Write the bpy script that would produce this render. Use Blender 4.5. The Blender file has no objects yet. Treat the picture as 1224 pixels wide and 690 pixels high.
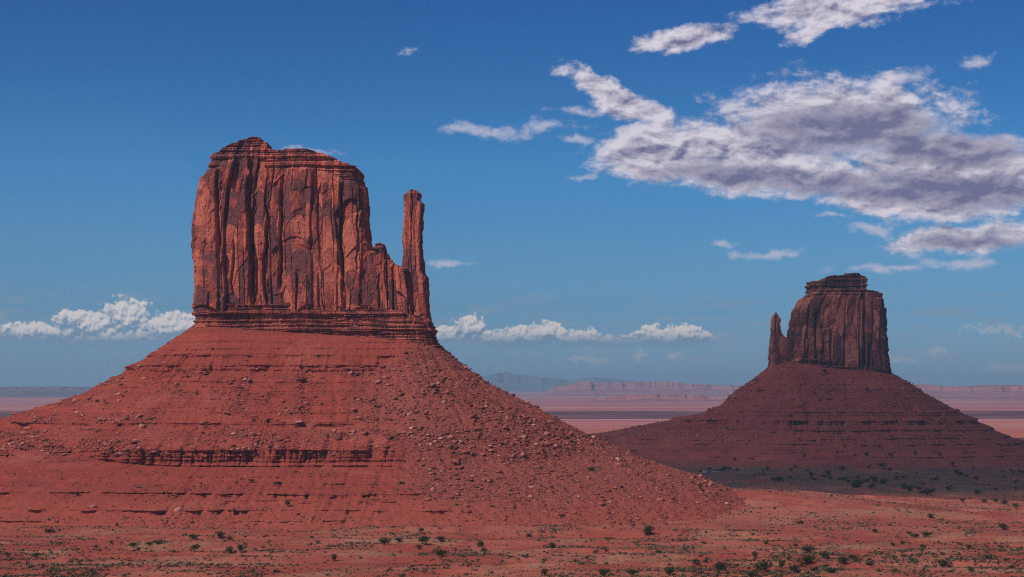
import bpy, bmesh, math, random
import numpy as np
from math import radians

random.seed(7)
RNG = np.random.default_rng(11)
SC = bpy.context.scene
COL = SC.collection
F = 2134.0            # focal length in photo pixels (photo is 1224 wide)
HX, HY = 612.0, 460.0  # photo column straight ahead, photo row of the true horizon

# ------------------------------------------------------------------ camera
cam = bpy.data.cameras.new('camera')
camo = bpy.data.objects.new('camera', cam)
COL.objects.link(camo)
camo.location = (0, 0, 0)
camo.rotation_euler = (radians(90), 0, 0)
cam.sensor_width = 36.0
cam.lens = 36.0 * F / 1224.0
cam.shift_y = (HY - 345.0) / 1224.0
cam.clip_start = 0.5
cam.clip_end = 400000.0
SC.camera = camo

# ------------------------------------------------------------------ light, exposure
SUN_EL, SUN_AZ = 46.0, -134.0     # azimuth measured from straight ahead (+Y), clockwise
SUN_DIR = np.array([math.sin(radians(SUN_AZ)) * math.cos(radians(SUN_EL)),
                    math.cos(radians(SUN_AZ)) * math.cos(radians(SUN_EL)), math.sin(radians(SUN_EL))])
sl = bpy.data.lights.new('sun', 'SUN')
sl.energy = 3.9
sl.angle = radians(0.5)
sl.color = (1.0, 0.93, 0.84)
so = bpy.data.objects.new('sun', sl)
COL.objects.link(so)
so.location = (-50, -50, 80)
from mathutils import Vector
so.rotation_euler = Vector((-SUN_DIR[0], -SUN_DIR[1], -SUN_DIR[2])).to_track_quat('-Z', 'Y').to_euler()

SC.view_settings.view_transform = 'Standard'
SC.view_settings.look = 'None'
SC.view_settings.exposure = 0.0
SC.view_settings.gamma = 1.0
SC.view_settings.use_curve_mapping = False
SC.render.engine = 'CYCLES'
SC.cycles.use_denoising = False
SC.cycles.max_bounces = 6
SC.cycles.diffuse_bounces = 2
SC.cycles.glossy_bounces = 1
SC.cycles.transmission_bounces = 2
SC.cycles.transparent_max_bounces = 12
SC.cycles.volume_bounces = 0
SC.cycles.use_adaptive_sampling = False
SC.cycles.filter_width = 1.1


# ------------------------------------------------------------------ node helper
class NT:
    def __init__(self, tree):
        self.t = tree
        tree.nodes.clear()

    def n(self, typ, ins=None, **props):
        nd = self.t.nodes.new('ShaderNode' + typ)
        for k, v in props.items():
            setattr(nd, k, v)
        for k, v in (ins or {}).items():
            self.put(nd.inputs[k], v)
        return nd

    def put(self, sock, v):
        if isinstance(v, bpy.types.NodeSocket):
            self.t.links.new(v, sock)
        elif isinstance(v, bpy.types.Node):
            self.t.links.new(v.outputs[0], sock)
        else:
            if isinstance(v, (tuple, list)) and len(v) == 3 and len(sock.default_value) == 4:
                v = tuple(v) + (1.0,)
            sock.default_value = v

    def math(self, op, a, b=0.0, c=None, clamp=False):
        nd = self.t.nodes.new('ShaderNodeMath')
        nd.operation = op
        nd.use_clamp = clamp
        self.put(nd.inputs[0], a)
        self.put(nd.inputs[1], b)
        if c is not None:
            self.put(nd.inputs[2], c)
        return nd.outputs[0]

    def vec(self, op, a, b=(0, 0, 0), scale=None):
        nd = self.t.nodes.new('ShaderNodeVectorMath')
        nd.operation = op
        self.put(nd.inputs[0], a)
        self.put(nd.inputs[1], b)
        if scale is not None:
            self.put(nd.inputs[3], scale)
        return nd.outputs['Value'] if op in ('LENGTH', 'DOT_PRODUCT', 'DISTANCE') else nd.outputs[0]

    def ramp(self, v, lo, hi, a=0.0, b=1.0, smooth=True):
        nd = self.t.nodes.new('ShaderNodeMapRange')
        nd.interpolation_type = 'SMOOTHSTEP' if smooth else 'LINEAR'
        self.put(nd.inputs[0], v)
        for i, x in enumerate((lo, hi, a, b)):
            self.put(nd.inputs[1 + i], x)
        return nd.outputs[0]

    def mix(self, f, a, b, mode='MIX'):
        nd = self.t.nodes.new('ShaderNodeMix')
        nd.data_type = 'RGBA'
        nd.blend_type = mode
        self.put(nd.inputs[0], f)
        self.put(nd.inputs[6], a)
        self.put(nd.inputs[7], b)
        return nd.outputs[2]

    def noise(self, vec, scale, detail=4.0, rough=0.55, dist=0.0, lac=2.0):
        nd = self.n('TexNoise', {'Vector': vec, 'Scale': scale, 'Detail': detail, 'Roughness': rough,
                                 'Distortion': dist, 'Lacunarity': lac})
        return nd.outputs[0]

    def scaled(self, vec, s):
        return self.vec('MULTIPLY', vec, s)


def px_dir(x, y):
    """photo pixel -> (azimuth, elevation) of the sight line"""
    dx, dz = (x - HX) / F, (HY - y) / F
    return math.atan2(dx, 1.0), math.atan2(dz, math.hypot(1.0, dx))


# ------------------------------------------------------------------ sky
world = bpy.data.worlds.new('World')
SC.world = world
world.use_nodes = True
world.cycles.sampling_method = 'MANUAL'
world.cycles.sample_map_resolution = 256
w = NT(world.node_tree)
SKY_STRENGTH = 0.075
tc = w.n('TexCoord')
sky = w.n('TexSky', sky_type='NISHITA', sun_disc=False, sun_elevation=radians(SUN_EL),
          sun_rotation=radians(SUN_AZ), altitude=1700.0, air_density=1.0, dust_density=0.25, ozone_density=4.0)
d = w.vec('NORMALIZE', tc.outputs['Generated'])
sx = w.n('SeparateXYZ', {0: d})
az = w.math('ARCTAN2', sx.outputs[0], sx.outputs[1])
el = w.math('ARCSINE', sx.outputs[2])
P = w.n('CombineXYZ', {0: az, 1: el}).outputs[0]          # direction of view as (azimuth, elevation)
skycol = w.n('HueSaturation', {'Saturation': 1.28, 'Value': 1.0, 'Color': sky.outputs[0]}).outputs[0]
grade = w.n('ValToRGB', {'Fac': w.ramp(el, 0.0, 0.22, smooth=False)})
ge = grade.color_ramp.elements
ge[0].position, ge[0].color = 0.0, (0.33, 0.52, 0.86, 1)
ge[1].position, ge[1].color = 1.0, (0.39, 0.61, 0.87, 1)
for gp, gc in ((0.08, (0.35, 0.54, 0.86, 1)), (0.21, (0.40, 0.60, 0.84, 1)), (0.34, (0.48, 0.71, 0.90, 1)), (0.55, (0.50, 0.80, 0.99, 1)), (0.77, (0.44, 0.69, 0.91, 1))):
    ge.new(gp).color = gc
skycol = w.mix(1.0, skycol, grade.outputs[0], 'MULTIPLY')


def blob(vec, x, y, rx, ry, rot=0.0, soft=1.0):
    a, e = px_dir(x, y)
    m = w.n('Mapping', {'Vector': vec, 'Location': (a, e, 0), 'Rotation': (0, 0, radians(rot)),
                        'Scale': (rx / F, ry / F, 1)}, vector_type='TEXTURE')
    return w.math('SUBTRACT', 1.0, w.vec('LENGTH', m.outputs[0]))


def union(vec, items):
    out = None
    for it in items:
        b = blob(vec, *it)
        out = b if out is None else w.math('MAXIMUM', out, b)
    return out




def warped(vec, scale, ax, ay, detail=5.0):
    qx = w.math('MULTIPLY', w.math('SUBTRACT', w.noise(vec, scale, detail, 0.6), 0.5), ax)
    qy = w.math('MULTIPLY', w.math('SUBTRACT', w.noise(w.vec('ADD', vec, (3.1, 7.7, 0)), scale, detail, 0.6), 0.5), ay)
    return w.vec('ADD', vec, w.n('CombineXYZ', {0: qx, 1: qy}).outputs[0])


Pw = warped(P, 38.0, 0.030, 0.013)
Ps = w.scaled(P, (1.0, 2.0, 1.0))
# --- the large layered cloud
body = union(Pw, [(1010, 142, 150, 54, -2), (1150, 212, 150, 52, -6), (880, 178, 160, 40, -4), (795, 186, 95, 36, 0), (930, 208, 190, 26, -4),
                  (1090, 238, 130, 24, -6), (712, 102, 56, 17, -24), (760, 132, 62, 20, -20), (1130, 180, 120, 26, -4),
                  (1160, 285, 110, 18, 6), (820, 46, 60, 15, 8), (1000, 9, 105, 24, 4), (985, 28, 50, 13, 24)])
thin = union(Pw, [(580, 158, 85, 13, -3), (650, 152, 55, 11, 6), (690, 133, 40, 10, -4), (770, 160, 80, 26), (690, 165, 40, 8), (1075, 93, 50, 14, 10), (1090, 12, 60, 10, 4),
                  (490, 63, 14, 6, -8), (372, 181, 44, 8, -4), (862, 293, 26, 6), (915, 304, 46, 8, 2), (540, 315, 40, 6), (1150, 318, 60, 10), (1120, 255, 130, 20, -4),
                  (1040, 271, 50, 10), (985, 258, 30, 6), (1170, 72, 30, 10, 10), (700, 212, 40, 8), (1060, 320, 90, 8)])
n1 = w.noise(Ps, 46.0, 9.0, 0.57, 0.35)
n2 = w.noise(w.scaled(P, (1.0, 1.5, 1.0)), 190.0, 6.0, 0.62, 0.3)
fine = w.math('ADD', w.math('MULTIPLY', n1, 0.68), w.math('MULTIPLY', n2, 0.32))
thick = union(Pw, [(1020, 158, 130, 34, -3), (1120, 178, 130, 24, -4), (1140, 228, 140, 24, -5), (875, 208, 110, 13, -3), (1000, 222, 140, 15, -4), (1070, 145, 80, 20, -8),
                   (1170, 292, 80, 10)])  # thick parts, their shaded undersides painted grey-violet
tm = w.ramp(thick, -0.25, 0.45)
rough_edge = w.math('MULTIPLY', w.math('SUBTRACT', fine, 0.5), w.ramp(tm, 0.0, 1.0, 2.9, 1.3))
dens = w.math('ADD', w.math('MULTIPLY', body, 1.65), rough_edge)
a_body = w.ramp(dens, -0.18, 0.74)
dthin = w.math('ADD', w.math('MULTIPLY', thin, 0.85), w.math('MULTIPLY', w.math('SUBTRACT', fine, 0.5), 2.7))
a_thin = w.ramp(dthin, 0.12, 0.9, 0.0, 0.8)
# relief, light and shade put into the cloud colour: the same field a little way towards the light, above and to the left
off = (-0.0022, 0.0040, 0)
n1b = w.noise(w.vec('ADD', Ps, (off[0], off[1] * 2, 0)), 46.0, 9.0, 0.57, 0.35)
n2b = w.noise(w.vec('ADD', w.scaled(P, (1.0, 1.5, 1.0)), (off[0] * .5, off[1] * .6, 0)), 190.0, 6.0, 0.62, 0.3)
relief = w.math('ADD', w.math('MULTIPLY', w.math('SUBTRACT', n1, n1b), 3.4), w.math('MULTIPLY', w.math('SUBTRACT', n2, n2b), 0.75))
lit = w.math('ADD', 0.60, w.math('MULTIPLY', relief, w.ramp(tm, 0.0, 1.0, 1.0, 0.45)))
lit = w.math('SUBTRACT', lit, w.ramp(w.math('ADD', thick, w.math('MULTIPLY', w.math('SUBTRACT', n1, 0.5), 1.1)), -0.35, 0.75, 0.0, 0.55))
lit = w.math('ADD', lit, w.ramp(dens, 1.1, 0.3, 0.0, 0.24), clamp=True)
ccol = w.mix(lit, (2.15, 2.2, 3.9), (9.2, 8.6, 9.8))
# --- bright heaped clouds low on the horizon
Pb = warped(warped(P, 70.0, 0.016, 0.010, 3.0), 190.0, 0.0075, 0.0085, 5.0)
heap_items = [(150, 381, 36, 28), (105, 391, 52, 20), (45, 397, 58, 15), (205, 392, 54, 22), (88, 382, 26, 16), (240, 394, 40, 20), (130, 402, 120, 18),
              (563, 393, 26, 20), (530, 402, 34, 15), (600, 406, 48, 16), (632, 403, 40, 17), (685, 405, 56, 15), (655, 399, 28, 14), (800, 405, 68, 15), (780, 401, 28, 15), (820, 399, 28, 15), (740, 410, 40, 9), (345, 400, 60, 12)]
heap = union(Pb, heap_items)
nb = w.noise(P, 230.0, 5.0, 0.6)
nbb = w.noise(w.vec('ADD', P, (-0.0010, 0.0016, 0)), 230.0, 5.0, 0.6)
a_heap = w.ramp(w.math('ADD', heap, w.math('MULTIPLY', w.math('SUBTRACT', 0.5, nb), 1.0)), 0.08, 0.30)
heap_hi = union(w.vec('ADD', Pb, (0, 0.0035, 0)), heap_items)
top = w.ramp(w.math('SUBTRACT', heap, heap_hi), -0.22, 0.42)      # near an upper edge or not
hl = w.math('ADD', w.math('MULTIPLY', top, 0.95), w.math('MULTIPLY', w.math('SUBTRACT', nbb, nb), 3.5), clamp=True)
e_lo = w.ramp(el, px_dir(612, 414)[1], px_dir(612, 392)[1])
hcol = w.mix(w.math('MULTIPLY', hl, e_lo), (2.3, 3.6, 5.3), (9.4, 8.7, 8.6))  # sunlit tops and dim bases painted into the heap colour
a_heap = w.math('MULTIPLY', a_heap, w.ramp(el, px_dir(612, 424)[1], px_dir(612, 404)[1]))
# --- faint flat veils under them
nv = w.noise(w.scaled(P, (1.0, 5.5, 1.0)), 30.0, 6.0, 0.6, 0.4)
veil = w.math('MULTIPLY', w.ramp(nv, 0.47, 0.72), w.math('MULTIPLY', w.ramp(el, px_dir(612, 455)[1], px_dir(612, 425)[1]), w.ramp(el, px_dir(612, 320)[1], px_dir(612, 400)[1])))
col = w.mix(w.math('MULTIPLY', veil, 0.8), skycol, (3.6, 4.3, 5.4))
base_band = w.math('MULTIPLY', w.ramp(el, px_dir(612, 422)[1], px_dir(612, 414)[1]), w.ramp(el, px_dir(612, 398)[1], px_dir(612, 410)[1]))
puffs = union(Pb, [(805, 425, 16, 6), (762, 426, 14, 9), (1118, 421, 20, 7), (1072, 430, 28, 7), (1200, 440, 40, 8), (1190, 394, 60, 5), (950, 425, 30, 7), (700, 430, 40, 6)])
col = w.mix(w.ramp(w.math('ADD', puffs, w.math('MULTIPLY', w.math('SUBTRACT', n2, 0.5), 2.2)), 0.0, 0.9, 0.0, 0.6), col, (6.2, 6.4, 7.0))


def glow(c):
    return w.n('Background', {'Color': c, 'Strength': SKY_STRENGTH}).outputs[0]


sh = w.n('MixShader', {0: a_heap, 1: glow(col), 2: glow(hcol)}).outputs[0]
sh = w.n('MixShader', {0: a_thin, 1: sh, 2: glow((6.6, 6.8, 8.6))}).outputs[0]
sh = w.n('MixShader', {0: a_body, 1: sh, 2: glow(ccol)}).outputs[0]
w.n('OutputWorld', {'Surface': sh})

# ------------------------------------------------------------------ numeric noise


def hsh(i, seed=0):
    i = (np.asarray(i).astype(np.int64) * 374761393 + seed * 668265263 + 1013904223) & 0xFFFFFFFF
    i = ((i ^ (i >> 13)) * 1274126177) & 0xFFFFFFFF
    i = ((i ^ (i >> 16)) * 2246822519) & 0xFFFFFFFF
    i = i ^ (i >> 15)
    return (i & 0xFFFFFF) / float(0x1000000)


def hsh2(i, j, seed=0):
    return hsh(np.asarray(i).astype(np.int64) * 7919 + np.asarray(j).astype(np.int64) * 104729 + 17, seed)


def vn(x, y, seed=0):
    x, y = np.broadcast_arrays(np.asarray(x, float), np.asarray(y, float))
    ix, iy = np.floor(x), np.floor(y)
    fx, fy = x - ix, y - iy
    fx = fx * fx * fx * (fx * (fx * 6 - 15) + 10)
    fy = fy * fy * fy * (fy * (fy * 6 - 15) + 10)
    ix, iy = ix.astype(np.int64), iy.astype(np.int64)
    a, b = hsh2(ix, iy, seed), hsh2(ix + 1, iy, seed)
    c, e = hsh2(ix, iy + 1, seed), hsh2(ix + 1, iy + 1, seed)
    return ((a + (b - a) * fx) * (1 - fy) + (c + (e - c) * fx) * fy) * 2 - 1


def fbm(x, y, octv=4, seed=0, gain=0.5):
    s, a, t = 0.0, 1.0, 0.0
    for o in range(octv):
        s = s + a * vn(np.asarray(x) * 2 ** o + 13.7 * o, np.asarray(y) * 2 ** o + 5.3 * o, seed + o * 31)
        t += a
        a *= gain
    return s / t


def sst(v, lo, hi):
    t = np.clip((v - lo) / (hi - lo), 0, 1)
    return t * t * (3 - 2 * t)


def cells(a, wd, seed=0, jit=0.36):
    """irregular one-dimensional cells: id, local coordinate -1..1, distance to the nearest border"""
    q = a / wd
    i = np.floor(q).astype(np.int64)
    bd = lambda k: k + (hsh(k, seed) - 0.5) * 2 * jit
    b0, b1 = bd(i), bd(i + 1)
    cid = np.where(q < b0, i - 1, np.where(q >= b1, i + 1, i))
    lo, hi = bd(cid), bd(cid + 1)
    loc = (q - lo) / (hi - lo) * 2 - 1
    return cid, loc, np.minimum(q - lo, hi - q) * wd


def worley(x, y, seed=0):
    """id of the nearest jittered point and how much nearer it is than the second"""
    x, y = np.broadcast_arrays(x, y)
    ix, iy = np.floor(x).astype(np.int64), np.floor(y).astype(np.int64)
    b1 = np.full(x.shape, 9.0)
    b2 = np.full(x.shape, 9.0)
    bid = np.zeros(x.shape, np.int64)
    for a in (-1, 0, 1):
        for b in (-1, 0, 1):
            cx, cy = ix + a, iy + b
            dd = np.hypot(cx + hsh2(cx, cy, seed) - x, cy + hsh2(cx, cy, seed + 1) - y)
            nid = cx * 5003 + cy
            better = dd < b1
            b2 = np.where(better, b1, np.minimum(b2, dd))
            bid = np.where(better, nid, bid)
            b1 = np.where(better, dd, b1)
    return bid, b2 - b1


# ------------------------------------------------------------------ mesh helpers


def np_mesh(name, V, Fc):
    V = np.ascontiguousarray(V, np.float32)
    Fc = np.ascontiguousarray(Fc, np.int32)
    me = bpy.data.meshes.new(name)
    k = Fc.shape[1]
    me.vertices.add(len(V))
    me.vertices.foreach_set('co', V.ravel())
    me.loops.add(Fc.size)
    me.loops.foreach_set('vertex_index', Fc.ravel())
    me.polygons.add(len(Fc))
    me.polygons.foreach_set('loop_start', np.arange(0, Fc.size, k, dtype=np.int32))
    me.update(calc_edges=True)
    me.validate()
    return me


def place(name, V, Fc, mat, parent=None, smooth=False):
    V = np.asarray(V, float)
    if parent is not None:
        V = V - np.array(parent.location)
    me = np_mesh(name, V, Fc)
    me.materials.append(mat)
    if smooth:
        me.polygons.foreach_set('use_smooth', np.ones(len(me.polygons), bool))
    o = bpy.data.objects.new(name, me)
    COL.objects.link(o)
    o.parent = parent
    return o


def tag(o, label, cat, group=None):
    o['label'] = label
    o['category'] = cat
    if group:
        o['group'] = group
    return o


def thing(name, label, cat, loc, group=None):
    o = bpy.data.objects.new(name, None)
    o.empty_display_size = 1.0
    COL.objects.link(o)
    o.location = loc
    return tag(o, label, cat, group)


def grid_faces(nr, nc, wrap=False, flip=False):
    r = np.arange(nr - 1)[:, None]
    c = np.arange(nc if wrap else nc - 1)[None, :]
    c2 = (c + 1) % nc
    a, b, e, f = r * nc + c, r * nc + c2, (r + 1) * nc + c2, (r + 1) * nc + c
    q = np.stack([np.broadcast_to(v, (nr - 1, c.shape[1])) for v in (a, b, e, f)], -1).reshape(-1, 4)
    return q[:, ::-1] if flip else q


def rounded_rect(cx, cy, hx, hy, r, n, rref=0.0, back=0.12):
    """outline seen from above, counter-clockwise from the middle of the far side"""
    pts, nr = [], []

    def seg(x0, y0, x1, y1, nx, ny):
        L = math.hypot(x1 - x0, y1 - y0)
        for t in np.linspace(0, 1, max(2, int(L / 0.2)), endpoint=False):
            pts.append((x0 + (x1 - x0) * t, y0 + (y1 - y0) * t))
            nr.append((nx, ny))

    def arc(ox, oy, a0, a1):
        for t in np.linspace(a0, a1, 400, endpoint=False):
            pts.append((ox + r * math.cos(t), oy + r * math.sin(t)))
            nr.append((math.cos(t), math.sin(t)))
    ax, ay = hx - r, hy - r
    H = math.pi / 2
    seg(0, hy, -ax, hy, 0, 1)
    arc(-ax, ay, H, 2 * H)
    seg(-hx, ay, -hx, -ay, -1, 0)
    arc(-ax, -ay, 2 * H, 3 * H)
    seg(-ax, -hy, ax, -hy, 0, -1)
    arc(ax, -ay, 3 * H, 4 * H)
    seg(hx, -ay, hx, ay, 1, 0)
    arc(ax, ay, 0, H)
    seg(ax, hy, 0, hy, 0, 1)
    p, m = np.array(pts), np.array(nr)
    p2, m2 = np.roll(p, -1, 0), np.roll(m, -1, 0)
    dl = np.hypot(*(p2 - p).T)
    da = np.hypot(*(m2 - m).T)
    wgt = (dl + rref * da) * np.where(m[:, 1] < 0.35, 1.0, back)
    cum = np.concatenate([[0], np.cumsum(wgt)])
    alen = np.concatenate([[0], np.cumsum(dl + 0.5 * rref * da)])
    u = np.linspace(0, cum[-1], n, endpoint=False)
    pp = np.concatenate([p, p[:1]])
    mm = np.concatenate([m, m[:1]])
    X = np.interp(u, cum, pp[:, 0]) + cx
    Y = np.interp(u, cum, pp[:, 1]) + cy
    NX, NY = np.interp(u, cum, mm[:, 0]), np.interp(u, cum, mm[:, 1])
    L = np.hypot(NX, NY)
    return X, Y, NX / L, NY / L, np.interp(u, cum, alen)


def pts(s):
    return np.array(s, float).T


# ------------------------------------------------------------------ materials


def material(name):
    m = bpy.data.materials.new(name)
    m.use_nodes = True
    return m, NT(m.node_tree)


def finish(k, colour, bump=None, bstr=0.5, bdist=1.0, rough=0.95):
    ins = {'Base Color': colour, 'Roughness': rough, 'Specular IOR Level': 0.1}
    if bump is not None:
        ins['Normal'] = k.n('Bump', {'Strength': bstr, 'Distance': bdist, 'Height': bump}).outputs[0]
    k.n('OutputMaterial', {'Surface': k.n('BsdfPrincipled', ins).outputs[0]})


def cliff_mat(name, S=1.0, base=(0.335, 0.074, 0.053), varnish=(0.155, 0.052, 0.052), fresh=(0.52, 0.142, 0.09), strata=0.22):
    m, k = material(name)
    p = k.n('NewGeometry').outputs['Position']
    sep = k.n('SeparateXYZ', {0: p})
    streak = k.noise(k.scaled(p, (1.0, 1.0, 0.10)), 0.11 / S, 6.0, 0.6, 0.6)
    patch = k.noise(k.scaled(p, (1.0, 1.0, 0.45)), 0.06 / S, 7.0, 0.55, 1.5)
    gr = k.noise(p, 0.5 / S, 6.0, 0.6)
    zz = k.math('ADD', sep.outputs[2], k.math('MULTIPLY', k.noise(p, 0.02 / S, 3.0), 8.0 * S))
    lay = k.noise(k.n('CombineXYZ', {2: zz}).outputs[0], 0.55 / S, 4.0, 0.7)
    wt = k.n('Attribute', attribute_name='weathering', attribute_type='GEOMETRY').outputs['Fac']
    wt = k.math('ADD', wt, k.math('MULTIPLY', k.math('SUBTRACT', patch, 0.5), 0.7))
    c = k.mix(k.ramp(wt, 0.50, 0.38), base, varnish)
    c = k.mix(k.ramp(wt, 0.53, 0.69, 0.0, 0.9), c, fresh)
    c = k.mix(k.ramp(streak, 0.48, 0.68, 0.0, 0.75), c, varnish)
    c = k.mix(k.ramp(k.noise(p, 0.25 / S, 5.0, 0.6), 0.55, 0.75, 0.0, 0.45), c, varnish)
    g = k.math('ADD', k.ramp(gr, 0.25, 0.75, 0.72, 1.2), k.ramp(lay, 0.3, 0.7, -strata, strata))
    c = k.mix(1.0, c, k.n('CombineColor', {0: g, 1: g, 2: g}).outputs[0], 'MULTIPLY')
    bm = k.math('ADD', k.noise(p, 0.35 / S, 9.0, 0.65), k.math('MULTIPLY', k.noise(k.scaled(p, (1, 1, .2)), 0.5 / S, 6.0, 0.6), 0.7))
    finish(k, c, bm, 0.9, 1.1 * S)
    return m


def slope_mat(name, S=1.0, soil=(0.295, 0.053, 0.034), pale=(0.42, 0.15, 0.11), dark=(0.175, 0.036, 0.029), toe=(-64.0, -97.0, (0.30, 0.066, 0.044))):
    m, k = material(name)
    p = k.n('NewGeometry').outputs['Position']
    sep = k.n('SeparateXYZ', {0: p})
    big = k.noise(p, 0.018 / S, 5.0, 0.55, 0.4)
    zz = k.math('ADD', sep.outputs[2], k.math('MULTIPLY', k.noise(p, 0.012 / S, 3.0), 10.0 * S))
    lay = k.noise(k.n('CombineXYZ', {2: zz}).outputs[0], 0.16 / S, 5.0, 0.75)
    fine = k.noise(p, 0.7 / S, 7.0, 0.7)
    c = k.mix(k.ramp(lay, 0.38, 0.66, 0.0, 0.75), soil, dark)
    c = k.mix(k.ramp(lay, 0.30, 0.40, 0.35, 0.0), c, (0.35, 0.08, 0.058))
    c = k.mix(k.ramp(big, 0.5, 0.70, 0.0, 0.55), c, (0.32, 0.085, 0.063))
    c = k.mix(k.ramp(k.noise(p, 0.035 / S, 6.0, 0.62), 0.52, 0.68, 0.0, 0.6), c, dark)
    c = k.mix(k.math('MULTIPLY', k.n('Attribute', attribute_name='debris', attribute_type='GEOMETRY').outputs['Fac'], 0.6), c, (0.235, 0.068, 0.054))
    v = k.n('TexVoronoi', {'Vector': p, 'Scale': 0.55 / S, 'Randomness': 1.0})
    spk = k.math('MULTIPLY', k.ramp(v.outputs['Distance'], 0.30, 0.18), k.ramp(k.n('SeparateColor', {0: v.outputs['Color']}).outputs[0], 0.80, 0.9))
    spk = k.math('MULTIPLY', spk, k.ramp(k.noise(p, 0.03 / S, 3.0), 0.48, 0.62))
    c = k.mix(k.math('MULTIPLY', spk, 0.8), c, pale)
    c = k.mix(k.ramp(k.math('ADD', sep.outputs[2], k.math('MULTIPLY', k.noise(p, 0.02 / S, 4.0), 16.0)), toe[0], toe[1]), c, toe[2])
    g = k.ramp(fine, 0.25, 0.75, 0.66, 1.25)
    c = k.mix(1.0, c, k.n('CombineColor', {0: g, 1: g, 2: g}).outputs[0], 'MULTIPLY')
    bm = k.math('ADD', k.noise(p, 0.45 / S, 8.0, 0.7), k.math('MULTIPLY', k.noise(p, 0.08 / S, 4.0), 2.0))
    finish(k, c, bm, 0.9, 0.9 * S)
    return m


def rock_mat(name, source):
    m, k = material(name)
    if source == 'object':
        r = k.n('ObjectInfo').outputs['Random']
    else:
        r = k.n('NewGeometry').outputs['Random Per Island']
    p = k.n('NewGeometry').outputs['Position']
    c = k.n('ValToRGB', {'Fac': r})
    e = c.color_ramp.elements
    e[0].position, e[0].color = 0.0, (0.17, 0.045, 0.036, 1)
    e[1].position, e[1].color = 1.0, (0.56, 0.28, 0.22, 1)
    for pos, cc in ((0.40, (0.25, 0.062, 0.047, 1)), (0.76, (0.34, 0.090, 0.068, 1)), (0.92, (0.43, 0.16, 0.125, 1))):
        x = e.new(pos)
        x.color = cc
    g = k.ramp(k.noise(p, 0.8, 5.0, 0.65), 0.25, 0.75, 0.7, 1.2)
    cc = k.mix(1.0, c.outputs[0], k.n('CombineColor', {0: g, 1: g, 2: g}).outputs[0], 'MULTIPLY')
    finish(k, cc, k.noise(p, 1.2, 6.0, 0.65), 0.8, 0.4)
    return m


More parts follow.
